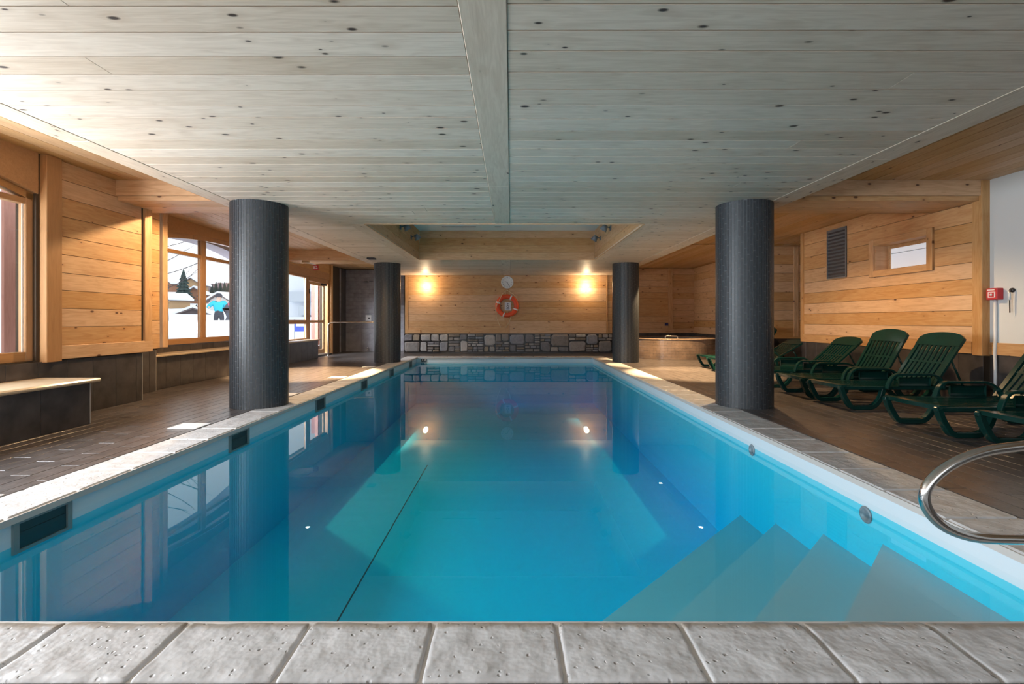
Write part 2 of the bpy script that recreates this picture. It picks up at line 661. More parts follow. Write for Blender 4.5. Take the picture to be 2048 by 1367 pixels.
def text(name, s, size, mat, parent, loc, rot, ext=0.0008):
    c = bpy.data.curves.new(name, 'FONT')
    c.body = s
    c.size = size
    c.align_x = 'CENTER'
    c.align_y = 'CENTER'
    c.extrude = ext
    tmp = link(name, c)
    me = bpy.data.meshes.new_from_object(tmp.evaluated_get(bpy.context.evaluated_depsgraph_get()))
    bpy.data.objects.remove(tmp)
    me.materials.clear()
    me.materials.append(MATS[mat])
    return link(name, me, parent, loc, rot)


FACE = (math.pi / 2, 0, 0)   # text that faces -Y

# ------------------------------------------------------------------ main dimensions (metres; camera at x=0, y=0)
PX0, PX1, PY0, PY1 = -3.05, 2.63, 1.945, 15.7     # pool opening at the coping's edge
ZC, ZA = 2.83, 3.16                               # ceiling over the pool, ceiling over the side aisles
TX0, TX1 = -4.07, 3.87                            # outer edges of the pool ceiling
ZW = 0.72                                         # lower edge of the timber cladding
YB = 17.5
WL1, WL2 = -5.53, -6.40                           # left wall: near bay, far bay
WR, WRW = 6.60, 6.70                              # right wall: timber part, painted part
YF = -3.3

# ------------------------------------------------------------------ floor
floor = boxes('floor', [
    (-7.0, PX0 - .20, YF, 19, -0.25, -0.012), (PX1 + .20, 8.4, YF, 19, -0.25, -0.012),
    (PX0 - .20, PX1 + .20, YF, PY0 - .12, -0.25, -0.012), (PX0 - .20, PX1 + .20, PY1 + .12, 19, -0.25, -0.012)], 'tile_grout')
tag(floor, 'dark slate-tiled pool deck around the swimming pool', 'floor', kind='structure')

FT_W, FT_L = 0.16, 0.62
cand = []


def floor_field(x0, x1, y0, y1):
    i = 0
    x = x0
    while x < x1 - 0.02:
        xe = min(x + FT_W, x1)
        y = y0 - (i * 0.37 % FT_L)
        while y < y1:
            ys, ye = max(y, y0), min(y + FT_L, y1)
            if ye - ys > 0.03:
                cand.append((x, xe, ys, ye))
            y += FT_L
        x = xe
        i += 1


floor_field(-6.44, -3.47, 1.6, 18.55)
floor_field(3.10, 6.72, 1.6, 17.95)
floor_field(6.72, 8.0, 11.0, 12.6)
floor_field(-3.47, 3.10, 16.12, 17.5)
floor_field(-6.0, 6.7, -3.0, 1.6)


def _seen(t):
    x, y = (t[0] + t[1]) / 2, (t[2] + t[3]) / 2
    if y < 1.75:
        return False
    return abs(x / y) < 1.10


vis = sorted([t for t in cand if _seen(t)], key=lambda t: (t[2] + t[3]) / 2 + 0.2 * abs(t[0]))
near, rest = vis[:300], vis[300:] + [t for t in cand if not _seen(t)]
for x0, x1, y0, y1 in near:
    box('tile', x0 + .002, x1 - .002, y0 + .002, y1 - .002, -0.014, random.uniform(-0.0008, 0.0006), 'floor_tile', floor, 0.002)
tag(boxes('tile_field', [(x0 + .002, x1 - .002, y0 + .002, y1 - .002, -0.014, random.uniform(-0.0008, 0.0006)) for x0, x1, y0, y1 in rest], 'floor_tile', floor), kind='stuff')

# ------------------------------------------------------------------ ceiling over the pool
OX0, OX1, OY0, OY1, OZ = -2.47, 2.245, 8.2, 13.0, 3.61   # light well
ceiling = boxes('ceiling', [
    (TX0, OX0 - .03, YF, YB, ZC + .02, 3.3), (OX1 + .03, TX1, YF, YB, ZC + .02, 3.3),
    (OX0 - .03, OX1 + .03, YF, OY0 - .03, ZC + .02, 3.3), (OX0 - .03, OX1 + .03, OY1 + .03, YB, ZC + .02, 3.3),
    (-6.9, TX0, YF, 19, ZA + .02, 3.4), (TX1, 8.4, YF, 19, ZA + .02, 3.4),
    (TX0, TX1, YB, 19, ZA + .02, 3.4), (OX0 - .3, OX1 + .3, OY0 - .3, OY1 + .3, OZ + .02, OZ + .15)], 'backing')
tag(ceiling, 'lowered ceiling of knotty pine boards above the pool and aisles', 'ceiling', kind='structure')
LX0, LX1, RX0, RX1 = -3.83, -0.275, -0.02, 3.57
TW0, TW1 = OX0 - .28, OX1 + .25
ys = 2.542 - 0.235 * 25
for x0, x1 in ((LX0, LX1), (RX0, RX1)):
    ceil_rows_x(ceiling, x0, x1, YF, OY0, ZC, 'pine_ceiling')
    ceil_rows_x(ceiling, x0, x1, OY1, YB, ZC, 'pine_ceiling')
ceil_rows_x(ceiling, LX0, TW0, OY0, OY1, ZC, 'pine_ceiling')
ceil_rows_x(ceiling, TW1, RX1, OY0, OY1, ZC, 'pine_ceiling')


def long_boards(parent, x0, x1, y0, y1, z, mat, cuts, name='trim_board'):
    e = [y0] + [c for c in cuts if y0 < c < y1] + [y1]
    for a, b in zip(e, e[1:]):
        plank(parent, 'ceil_y', ((x0 + x1) / 2, (a + b) / 2, z), b - a - .003, x1 - x0, 0.03, mat, name, 0.004)


long_boards(ceiling, LX1 + .002, RX0 - .002, YF, OY0, ZC + .011, 'pine_ceiling', (0.6, 5.9))
long_boards(ceiling, LX1 + .002, RX0 - .002, OY1, YB, ZC + .011, 'pine_ceiling', ())
long_boards(ceiling, TX0, LX0, YF, YB, ZC + .011, 'pine_ceiling', (0.4, 4.4, 8.6, 12.5))
long_boards(ceiling, RX1, TX1, YF, YB, ZC + .011, 'pine_ceiling', (0.9, 4.9, 8.2, 12.1))
long_boards(ceiling, TW0, OX0, OY0, OY1, ZC + .011, 'pine_ceiling', ())
long_boards(ceiling, OX1, TW1, OY0, OY1, ZC + .011, 'pine_ceiling', ())
# light well
for p, q in rows(ZC - .01, OZ, 0.20):
    z = (p + q) / 2
    plank(ceiling, 'wall_x', ((OX0 + OX1) / 2, OY1 + .011, z), OX1 - OX0, q - p - .002, 0.022, 'pine_wall')
    link('plank', box_mesh(OX1 - OX0, q - p - .002, 0.022, 'pine_wall', 0.003), ceiling, ((OX0 + OX1) / 2, OY0 - .011, z), Matrix(((-1, 0, 0), (0, 0, 1), (0, 1, 0))).to_euler())
    plank(ceiling, 'wall_py', (OX0 - .011, (OY0 + OY1) / 2, z), OY1 - OY0, q - p - .002, 0.022, 'pine_wall')
    plank(ceiling, 'wall_my', (OX1 + .011, (OY0 + OY1) / 2, z), OY1 - OY0, q - p - .002, 0.022, 'pine_wall')
box('light_well_panel', OX0 - .02, OX1 + .02, OY0 - .02, OY1 + .02, OZ, OZ + .02, 'white_ceiling', ceiling)
box('air_slot', -1.78, -0.9, 12.45, 12.50, OZ - .006, OZ + .002, 'black_plastic', ceiling)
box('air_slot', -0.42, -0.26, 12.45, 12.50, OZ - .006, OZ + .002, 'black_plastic', ceiling)
# fascia boards of the pool ceiling towards the aisles
for a, b in rows(YF, YB, 4.2, .1):
    plank(ceiling, 'wall_my', (TX0 - .009, (a + b) / 2, (ZC + ZA) / 2), b - a - .003, ZA - ZC, 0.018, 'pine_aisle', 'fascia_board')
    plank(ceiling, 'wall_py', (TX1 + .009, (a + b) / 2, (ZC + ZA) / 2), b - a - .003, ZA - ZC, 0.018, 'pine_aisle', 'fascia_board')
# aisle ceilings
BY0, BY1 = 6.77, 7.6
CY0, CY1 = 13.55, 14.4
ceil_rows_y(ceiling, -5.75, TX0 - .02, YF, BY0, ZA, 'pine_aisle')
ceil_rows_y(ceiling, -6.75, TX0 - .02, BY1, CY0, ZA, 'pine_aisle')
ceil_rows_y(ceiling, -6.75, TX0 - .02, CY1, 18.9, ZA, 'pine_aisle')
ceil_rows_y(ceiling, TX1 + .02, 6.95, YF, BY0, ZA, 'pine_aisle')
ceil_rows_y(ceiling, TX1 + .02, 6.95, BY1, 12.4, ZA, 'pine_aisle')
ceil_rows_y(ceiling, 6.95, 8.2, 10.9, 12.4, ZA, 'pine_aisle')
ceil_rows_y(ceiling, TX1 + .02, 8.2, 12.4, 18.9, ZA - .025, 'pine_aisle')


def cross_beam(n, x0, x1, y0, y1, label):
    z0 = 2.88
    core = box('trim_%d' % n, x0, x1, y0 + .03, y1 - .02, z0 + .02, ZA + .02, 'backing')
    tag(core, label, 'beam', kind='structure')
    c = Vector(core.location)

    def add(o, p, *a):
        k = plank(core, o, p, *a)
        k.location = Vector(p) - c
    xm, L = (x0 + x1) / 2, x1 - x0
    add('wall_x', (xm, y0 + .012, (2.945 + ZA) / 2), L, ZA - 2.945, .024, 'pine_wall', 'face_board')
    add('wall_x', (xm, y0 + .035, (z0 + 2.945) / 2), L, 2.945 - z0, .016, 'pine_wall', 'lip_board')
    add('wall_x', (xm, y1 - .01, (z0 + ZA) / 2), L, ZA - z0, .02, 'pine_aisle', 'face_board')
    for a, b in rows(y0 + .03, y1, .2):
        add('ceil_x', (xm, (a + b) / 2, z0 + .009), L, b - a - GAP, .018, 'pine_wall', 'soffit_board')


cross_beam(1, -6.6, TX0 - .02, BY0, BY1, 'pine cross beam over the left aisle beside the nearest left column')
cross_beam(2, -6.7, TX0 - .02, CY0, CY1, 'pine cross beam over the left aisle above the glazed door')
cross_beam(3, TX1 + .02, WRW + .05, BY0, BY1, 'pine cross beam over the right aisle above the sun loungers')


# ------------------------------------------------------------------ arched windows
def arch_z(y, y0, y1, spring, rise):
    """segmental arch height at y"""
    hw = (y1 - y0) / 2
    R = (hw * hw + rise * rise) / (2 * rise)
    d = y - (y0 + y1) / 2
    return spring + rise - R + math.sqrt(max(0, R * R - d * d))


def arch_header(name, x0, x1, y0, y1, spring, rise, ztop, mat, parent=None, seg=18):
    pts = [(y0, ztop), (y1, ztop)]
    for k in range(seg + 1):
        y = y1 + (y0 - y1) * k / seg
        pts.append((y, arch_z(y, y0, y1, spring, rise)))
    bm = bmesh.new()
    n = seg + 1
    low = [(y1 + (y0 - y1) * k / seg) for k in range(n)]
    A = [[bm.verts.new((x, y, arch_z(y, y0, y1, spring, rise))) for y in low] for x in (x0, x1)]
    B = [[bm.verts.new((x, y, ztop)) for y in low] for x in (x0, x1)]
    for k in range(seg):
        bm.faces.new((A[0][k], A[0][k + 1], B[0][k + 1], B[0][k]))
        bm.faces.new((A[1][k], B[1][k], B[1][k + 1], A[1][k + 1]))
        bm.faces.new((A[0][k], A[1][k], A[1][k + 1], A[0][k + 1]))
        bm.faces.new((B[0][k], B[0][k + 1], B[1][k + 1], B[1][k]))
    for k in (0, seg):
        bm.faces.new((A[0][k], B[0][k], B[1][k], A[1][k]))
    bmesh.ops.recalc_face_normals(bm, faces=bm.faces)
    return link(name, finish(bm, name, mat), parent)


def arch_band(name, x0, x1, y0, y1, spring, rise, wdt, mat, parent, seg=18):
    bm = bmesh.new()
    ys_ = [y0 + (y1 - y0) * k / seg for k in range(seg + 1)]
    V = []
    for y in ys_:
        z = arch_z(y, y0, y1, spring, rise)
        V.append([bm.verts.new(p) for p in ((x0, y, z - wdt), (x1, y, z - wdt), (x1, y, z), (x0, y, z))])
    for a, b in zip(V, V[1:]):
        for i in range(4):
            bm.faces.new((a[i], a[(i + 1) % 4], b[(i + 1) % 4], b[i]))
    bm.faces.new(V[0])
    bm.faces.new(list(reversed(V[-1])))
    bmesh.ops.recalc_face_normals(bm, faces=bm.faces)
    return link(name, finish(bm, name, mat), parent)


def arch_window(n, x, y0, y1, sill, spring, rise, tr, mull, label, fw=.085):
    """frame plane centred on x, in a wall along Y"""
    t = .045
    w = thing('window_%d' % n, label, 'window', kind='structure')

    def bar(nm, a0, a1, b0, b1):
        L, Wd = max(a1 - a0, b1 - b0), min(a1 - a0, b1 - b0)
        if b1 - b0 > a1 - a0:
            plank(w, 'post_px', (x, (a0 + a1) / 2, (b0 + b1) / 2), b1 - b0, a1 - a0, 2 * t, 'pine_frame', nm, .006)
        else:
            plank(w, 'wall_py', (x, (a0 + a1) / 2, (b0 + b1) / 2), a1 - a0, b1 - b0, 2 * t, 'pine_frame', nm, .006)
    bar('stile', y0, y0 + fw, sill, spring)
    bar('stile', y1 - fw, y1, sill, spring)
    bar('bottom_rail', y0 + fw, y1 - fw, sill, sill + fw + .03)
    arch_band('arch_rail', x - t, x + t, y0, y1, spring, rise, fw, 'pine_frame', w)
    xs = [y0 + fw] + list(mull) + [y1 - fw]
    for m in mull:
        bar('mullion', m - .075, m + .075, sill + fw + .03, arch_z(m, y0, y1, spring, rise) - fw)
    for i, (a, b) in enumerate(zip(xs, xs[1:])):
        a2 = a + (.075 if i > 0 else 0)
        b2 = b - (.075 if i < len(xs) - 2 else 0)
        bar('transom', a2, b2, tr, tr + .07)
        box('pane', x - .012, x + .012, a2, b2, sill + fw + .03, tr, 'window_glass', w)
        pts = [(a2, tr + .07), (b2, tr + .07)]
        for k in range(7):
            y = b2 + (a2 - b2) * k / 6
            z = arch_z(y, y0, y1, spring, rise) - fw
            if z > tr + .075:
                pts.append((y, z))
        if len(pts) > 4:
            prism('pane', pts, 'x', x - .012, x + .012, 'window_glass', w)
        # pale weather strip along the glass
        box('glazing_bead', x + .013, x + .02, b2 - .018, b2, sill + fw + .03, tr, 'white_plastic', w)
    return w


# ------------------------------------------------------------------ left wall, near bay
W1Y0, W1Y1 = 1.75, 5.66
wl = boxes('wall_left', [
    (-5.80, WL1 - .03, YF, 7.25, -.02, ZW),                     # plinth
    (-5.80, WL1 - .03, W1Y1, 7.25, ZW, ZA + .02),               # panel
    (-5.80, WL1 - .03, 1.25, W1Y0, ZW, ZA + .02), (-5.80, WL1 - .03, YF, -2.65, ZW, ZA + .02),
    (-6.20, -6.04, 7.25, 8.25, -.02, ZA + .02), (-6.20, -5.56, 7.22, 7.28, -.02, ZA + .02),
    (-6.75, -6.12, 8.17, 15.3, -.02, .565), (-6.75, WL2 - .02, 8.17, 13.9, .565, ZW),
    (-6.75, WL2 - .02, 12.95, 13.9, ZW, ZA + .02), (-6.75, WL2 - .02, 8.17, 8.86, ZW, ZA + .02),
    (-6.75, WL2 - .02, 13.9, 17.3, 2.60, ZA + .02), (-6.75, WL2 - .02, 17.05, 18.2, -.02, ZA + .02)], 'backing')
tag(wl, 'left wall of knotty pine boards over dark tiles with arched windows', 'wall', kind='structure')
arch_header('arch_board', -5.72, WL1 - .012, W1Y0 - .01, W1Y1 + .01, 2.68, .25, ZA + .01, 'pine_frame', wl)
arch_header('arch_board', -6.62, WL2 - .005, 8.85, 12.96, 2.80, .17, ZA + .01, 'pine_frame', wl)
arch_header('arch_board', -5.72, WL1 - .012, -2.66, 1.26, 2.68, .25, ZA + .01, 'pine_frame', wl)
wall_rows(wl, 'wall_py', WL1, 5.9, 7.25, ZW + .17, ZA, 'pine_wall')
plank(wl, 'wall_py', (WL1 + .008, (5.9 + 7.42) / 2, ZW + .085), 1.54, .17, .045, 'pine_wall', 'bottom_board', .006)
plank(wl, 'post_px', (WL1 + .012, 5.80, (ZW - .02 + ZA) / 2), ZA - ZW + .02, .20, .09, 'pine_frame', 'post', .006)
plank(wl, 'post_px', (WL1 + .005, 7.34, (ZW + .02 + ZA) / 2), ZA - ZW - .02, .15, .05, 'pine_wall', 'post', .006)
box('shadow_gap', WL1 - .02, WL1 + .003, 7.235, 7.262, ZW + .17, ZA, 'backing', wl)
wall_rows(wl, 'wall_py', WL1, -0.0 + 1.27, 1.74, ZW, ZA, 'pine_wall')
tiles(wl, 'wall_py', WL1, -1.0, 7.25, 0, ZW - .01, 'dark_tile', .37)
wall_rows(wl, 'wall_py', -6.0, 7.3, 8.26, ZW, ZA, 'pine_wall')
tiles(wl, 'wall_py', -6.0, 7.28, 8.17, 0, ZW - .01, 'dark_tile', .37)
box('corner_strip', WL1 - .02, WL1 + .003, 7.248, 7.258, 0, ZW - .02, 'tile_grout', wl)
box('corner_strip', -6.03, -5.998, 8.168, 8.178, 0, ZW - .02, 'tile_grout', wl)
plank(wl, 'post_px', (-6.17, 8.55, (ZW + ZA) / 2), ZA - ZW, .13, .12, 'pine_wall', 'post', .006)
wall_rows(wl, 'wall_py', WL2, 8.6, 8.86, ZW, ZA, 'pine_wall')
wall_rows(wl, 'wall_py', WL2, 12.95, 13.85, ZW, ZA, 'pine_wall')
tiles(wl, 'wall_py', -6.1, 8.18, 15.3, 0, .56, 'dark_tile', .37)
tiles(wl, 'wall_py', WL2, 8.18, 13.9, .60, ZW, 'dark_tile', .37)
plank(wl, 'wall_py', (WL2 - .01, 15.6, 2.72), 3.4, .24, .05, 'pine_frame', 'lintel_board', .005)
plank(wl, 'wall_py', (WL2 - .01, 15.6, 3.0), 3.4, .32, .04, 'pine_wall', 'lintel_board', .005)
plank(wl, 'post_px', (WL2 + .0, 17.12, ZA / 2), ZA, .16, .14, 'pine_wall', 'post', .006)
arch_window(1, -5.64, W1Y0, W1Y1, ZW, 2.68, .25, 2.54, (3.05, 4.35), 'large arched pine window beside the near bench, red cladding outside')
arch_window(2, -5.64, -2.65, 1.25, ZW, 2.68, .25, 2.54, (-1.35, -.05), 'large arched pine window nearest the pool end behind the viewer')
arch_window(3, -6.47, 8.85, 12.95, ZW + .01, 2.80, .17, 2.48, (10.12, 11.55), 'arched pine window with snowy village view behind the left column')

# benches
b1 = thing('bench', 'stone-topped bench with tiled base under the near arched window', 'bench', (-5.2, 3.2, 0))
def inb(o, t):
    o.parent = t
    o.location = Vector(o.location) - Vector(t.location)
    return o
inb(box('base', -5.5, -4.895, .9, 5.60, 0, .478, 'backing'), b1)
inb(box('bench_top', -5.525, -4.82, .85, 5.70, .48, .525, 'bench_top', None, .015), b1)
for y0, y1 in rows(.9, 5.61, .62, 0):
    inb(box('tile', -4.895, -4.882, y0 + .002, y1 - .002, .002, .476, 'dark_tile', None, .0015), b1)
inb(box('end_tile', -5.5, -4.883, 5.60, 5.613, .002, .476, 'dark_tile', None, .0015), b1)
inb(box('edge_strip', -4.886, -4.879, 5.604, 5.616, .002, .476, 'tile_grout', None), b1)
b2 = tag(box('window_bench', -6.60, -6.02, 8.185, 15.32, .566, .605, 'bench_top', None, .008), 'long narrow polished ledge bench under the far arched window', 'bench')

# glazed side light and open door at the far end of the left wall
w4 = thing('window_4', 'two-pane pine side window left of the glazed door, banner outside', 'window', kind='structure')
XW = -6.47
for nm, a0, a1, z0, z1 in (('stile', 13.90, 13.99, .60, 2.60), ('stile', 15.22, 15.38, .60, 2.60), ('top_rail', 13.99, 15.22, 2.53, 2.60), ('bottom_rail', 13.99, 15.22, .605, .64), ('mid_rail', 13.99, 15.22, 1.09, 1.21)):
    o = 'post_px' if z1 - z0 > a1 - a0 else 'wall_py'
    plank(w4, o, (XW, (a0 + a1) / 2, (z0 + z1) / 2), max(a1 - a0, z1 - z0), min(a1 - a0, z1 - z0), .09, 'pine_frame', nm, .005)
box('pane', XW - .01, XW + .01, 13.99, 15.22, 1.21, 2.53, 'window_glass', w4)
box('pane', XW - .01, XW + .01, 13.99, 15.22, .64, 1.09, 'window_glass', w4)
box('glazing_bead', XW + .012, XW + .03, 15.17, 15.22, .64, 2.53, 'white_plastic', w4)
d1 = thing('door_1', 'glazed pine door at the far left, red timber seen through it', 'door', kind='structure')
for nm, a0, a1, z0, z1, xx, m in (('jamb', 16.93, 17.04, .02, 2.6, XW, 'pine_frame'), ('head', 15.38, 16.93, 2.46, 2.6, XW, 'pine_frame')):
    o = 'post_px' if z1 - z0 > a1 - a0 else 'wall_py'
    plank(d1, o, (xx, (a0 + a1) / 2, (z0 + z1) / 2), max(a1 - a0, z1 - z0), min(a1 - a0, z1 - z0), .12, m, nm, .005)
box('threshold', -6.75, -6.3, 15.32, 17.04, 0.0, .05, 'dark_tile', d1)
box('threshold_plate', -6.72, -6.36, 15.34, 16.95, .05, .062, 'white_plastic', d1)
leaf = box('leaf', XW - .02, XW + .02, 15.42, 15.52, .07, 2.45, 'pine_frame', d1)
lf = Vector(leaf.location)
for nm, a0, a1, z0, z1 in (('leaf_stile', 16.62, 16.74, .07, 2.45), ('leaf_rail', 15.52, 16.62, .07, .22), ('leaf_rail', 15.52, 16.62, 2.36, 2.45), ('leaf_rail', 15.52, 16.62, 1.12, 1.2)):
    k = box(nm, XW - .02, XW + .02, a0, a1, z0, z1, 'pine_wall', leaf)
    k.location = Vector(k.location) - lf
for z0, z1 in ((.22, 1.12), (1.2, 2.36)):
    k = box('pane', XW - .008, XW + .008, 15.52, 16.62, z0, z1, 'window_glass', leaf)
    k.location = Vector(k.location) - lf
k = box('door_closer', XW + .02, XW + .07, 16.4, 16.8, 2.38, 2.45, 'black_plastic', d1, .006)
k = box('hinge', XW + .02, XW + .045, 15.40, 15.46, 2.05, 2.2, 'black_plastic', d1, .004)

# ------------------------------------------------------------------ right wall
wr = boxes('wall_right', [
    (WRW, 6.95, YF, 6.78, -.02, ZA + .02),
    (WR + .02, 6.95, 6.78, 7.64, -.02, ZA), (WR + .02, 6.95, 8.78, 10.97, -.02, ZA),
    (WR + .02, 6.95, 7.64, 8.78, -.02, 2.08), (WR + .02, 6.95, 7.64, 8.78, 2.56, ZA),
    (6.95, 8.2, 10.9, 10.97, -.02, ZA), (8.02, 8.2, 10.97, 12.7, -.02, ZA),
    (6.83, 8.2, 12.62, 18.0, -.02, ZA)], 'backing')
tag(wr, 'right wall of pale pine boards behind the green sun loungers', 'wall', kind='structure')
box('paint_panel', WRW - .01, WRW + .005, YF, 6.755, ZW + .17, ZA, 'white_paint', wr)
plank(wr, 'wall_my', (WRW - .012, (6.755 + YF) / 2, ZW + .085), 6.755 - YF, .17, .03, 'pine_wall', 'bottom_board', .005)
tiles(wr, 'wall_my', WRW - .012, 0.0, 6.75, 0, ZW, 'dark_tile', .37)
plank(wr, 'post_mx', (WR + .045, 6.83, (ZW - .02 + ZA) / 2), ZA - ZW + .02, .15, .13, 'pine_wall', 'post', .006)
plank(wr, 'post_mx', (WR - .002, 10.93, (ZW + ZA) / 2), ZA - ZW, .09, .06, 'pine_wall', 'post', .005)
for p, q in rows(ZW + .17, 2.03, .235, .08) + rows(2.03, 2.60, .235, .05) + rows(2.60, ZA, .235, .08):
    zc = (p + q) / 2
    segs = [(6.9, 7.62), (8.80, 10.89)] if 2.03 <= p + .001 and q - .001 <= 2.60 else [(6.9, 10.89)]
    for a, b in segs:
        plank(wr, 'wall_my', (WR + .01, (a + b) / 2, zc), b - a - .002, q - p - GAP, .02, 'pine_wall')
plank(wr, 'wall_my', (WR - .002, 8.9, ZW + .085), 3.98, .17, .035, 'pine_wall', 'bottom_board', .005)
tiles(wr, 'wall_my', WR, 6.76, 10.97, 0, ZW - .005, 'dark_tile', .37)
# alcove beyond the timber wall
wall_rows(wr, 'wall_x', 12.60, 6.83, 8.02, ZW, ZA - .03, 'pine_wall')
tiles(wr, 'wall_x', 12.60, 6.83, 8.02, 0, ZW - .01, 'dark_tile', .37)
link('post', box_mesh(ZA - ZW - .1, .12, .03, 'pine_wall', .004), wr, (7.42, 12.585, (ZA + ZW) / 2), ROT['post_my'])
wall_rows(wr, 'wall_my', 8.0, 10.97, 12.6, ZW, ZA - .03, 'pine_wall')
tiles(wr, 'wall_my', 8.0, 10.97, 12.6, 0, ZW - .01, 'dark_tile', .37)
wall_rows(wr, 'wall_my', 6.81, 12.62, 18.0, ZW, ZA - .03, 'pine_wall')
tiles(wr, 'wall_my', 6.81, 12.62, 18.0, 0, ZW - .01, 'dark_tile', .37)

# inner window of the right wall
w5 = thing('window_5', 'small deep-set pine window with frosted pane high in the right wall', 'window', kind='structure')
FY0, FY1, FZ0, FZ1 = 7.54, 8.88, 1.98, 2.65
for nm, o, c, L in (('casing', 'wall_my', (WR - .01, (FY0 + FY1) / 2, FZ0 + .055), FY1 - FY0), ('casing', 'wall_my', (WR - .01, (FY0 + FY1) / 2, FZ1 - .055), FY1 - FY0)):
    plank(w5, o, c, L, .11, .045, 'pine_wall', nm, .005)
for y in (FY0 + .055, FY1 - .055):
    plank(w5, 'post_mx', (WR - .012, y, (FZ0 + FZ1) / 2), FZ1 - FZ0 - .0, .11, .05, 'pine_wall', 'casing', .005)
for nm, b in (('reveal', (WR, 6.9, 7.64, 7.66, 2.08, 2.55)), ('reveal', (WR, 6.9, 8.76, 8.78, 2.08, 2.55)), ('reveal', (WR, 6.9, 7.64, 8.78, 2.07, 2.09)), ('reveal', (WR, 6.9, 7.64, 8.78, 2.54, 2.56))):
    box(nm, *b, 'pine_wall', w5)
for y0, y1, z0, z1 in ((7.66, 7.72, 2.09, 2.54), (8.70, 8.76, 2.09, 2.54), (7.72, 8.70, 2.48, 2.54), (7.72, 8.70, 2.09, 2.12)):
    box('sash', 6.82, 6.87, y0, y1, z0, z1, 'pine_wall', w5)
box('frosted_pane', 6.84, 6.855, 7.72, 8.70, 2.12, 2.48, 'frosted_glass', w5)
box('glazing_bar', 6.832, 6.842, 7.72, 8.70, 2.385, 2.395, 'pale_grey', w5)

# ventilation grille
vg = thing('vent_grille', 'dark louvred ventilation grille high on the right pine wall', 'vent grille', (WR, 9.78, 2.05))
GY, GH = .57, 1.0
box('backing', -.008, .0, -GY / 2, GY / 2, 0, GH, 'dark_louvre', vg)
for y in (-GY / 2, GY / 2 - .02):
    box('frame_side', -.03, -.008, y, y + .02, 0, GH, 'grey_metal', vg)
for z in (0, GH - .02):
    box('frame_rail', -.03, -.008, -GY / 2 + .02, GY / 2 - .02, z, z + .02, 'grey_metal', vg)
for i in range(14):
    s = link('slat', box_mesh(.003, GY - .04, .05, 'grey_metal'), vg, (-.02, 0, .05 + i * (GH - .09) / 13), (0, math.radians(-52), 0))

# painted wall fittings
fa = thing('fire_alarm_box', 'red fire alarm call point on the white wall corner', 'alarm', (6.69, 6.6, 1.48))
box('housing', -.09, 0, -.035, .12, 0, .16, 'red_plastic', fa, .006)
box('glass_plate', -.094, -.088, -.01, .09, .03, .11, 'white_plastic', fa)
box('button_panel', -.097, -.092, 0.005, .075, .04, .10, 'red_plastic', fa)
link('button', lathe_mesh([(0, 0), (.016, 0), (.016, .006), (0, .006)], 'white_plastic', 14), fa, (-.097, .04, .07), (0, -math.pi / 2, 0))
box('label_strip', -.093, -.089, 0, .1, .128, .142, 'white_plastic', fa)
tag(tube('conduit', [(6.672, 6.66, .0), (6.672, 6.66, .55), (6.665, 6.66, .75), (6.672, 6.66, .92), (6.672, 6.66, 1.48)], .02, 'white_plastic'), 'white cable conduit running down the corner below the red alarm', 'conduit')
hk = thing('window_crank', 'thin metal crank rod hanging from a black bracket on white wall', 'crank', (6.69, 6.44, 1.6))
link('bracket', lathe_mesh([(0, 0), (.028, 0), (.032, .01), (.028, .03), (.0, .034)], 'black_plastic', 16), hk, (0, 0, 0), (0, -math.pi / 2, 0))
tube('rod', [(-.03, 0, .005), (-.055, .0, -.01), (-.05, .0, -.05), (-.045, 0, -.30)], .008, 'steel', hk)
tube('grip', [(-.05, 0, -.03), (-.048, 0, -.13)], .013, 'white_plastic', hk)

# ------------------------------------------------------------------ back wall
wb = boxes('wall_back', [(-3.87, 3.66, YB + .03, 18.2, -.02, ZA), (3.66, 8.2, 18.03, 18.3, -.02, ZA + .02), (-7.0, -3.87, 18.62, 18.9, -.02, ZA + .02), (-6.9, -6.36, 18.12, 18.62, -.02, ZA + .02)], 'backing')
tag(wb, 'back wall with pine boards over a low rubble stone base', 'wall', kind='structure')
for x0, x1 in ((-3.72, -.24), (-.06, 3.44)):
    wall_rows(wb, 'wall_x', YB, x0, x1, ZW, ZC, 'pine_wall', joint=9)
link('batten', box_mesh(ZC - ZW, .18, .035, 'pine_wall', .004), wb, (-.15, YB + .002, (ZC + ZW) / 2), ROT['post_my'])
link('batten', box_mesh(ZC - ZW, .10, .05, 'pine_wall', .004), wb, (-3.78, YB + .005, (ZC + ZW) / 2), ROT['post_my'])
link('batten', box_mesh(ZC - ZW, .05, .05, 'pine_wall', .004), wb, (3.47, YB + .005, (ZC + ZW) / 2), ROT['post_my'])
wall_rows(wb, 'wall_x', YB + .01, 3.5, 3.66, ZW, ZC, 'pine_aisle')
plank(wb, 'wall_x', (-3.5, YB - .012, ZW + .07), .45, .13, .04, 'pine_wall', 'bottom_board', .004)
box('skirting', -3.87, 3.66, YB - .03, YB + .03, 0, .055, 'dark_tile', wb)
box('shadow_gap', -3.87, 3.66, YB + .012, YB + .035, ZW - .025, ZW + .004, 'black_plastic', wb)
# right-hand part behind the whirlpool
wall_rows(wb, 'wall_x', 18.0, 3.67, 5.85, ZW + .17, ZA - .03, 'pine_wall', joint=9)
wall_rows(wb, 'wall_x', 18.0, 6.02, 6.81, ZW + .17, ZA - .03, 'pine_wall', joint=9)
link('batten', box_mesh(ZA - ZW - .2, .17, .035, 'pine_wall', .004), wb, (5.935, 18.0, (ZA + ZW + .14) / 2), ROT['post_my'])
plank(wb, 'wall_x', (5.24, 18.0, ZW + .085), 3.14, .17, .04, 'pine_wall', 'bottom_board', .004)
tiles(wb, 'wall_x', 18.02, 3.67, 6.81, 0, ZW - .01, 'dark_tile', .37)
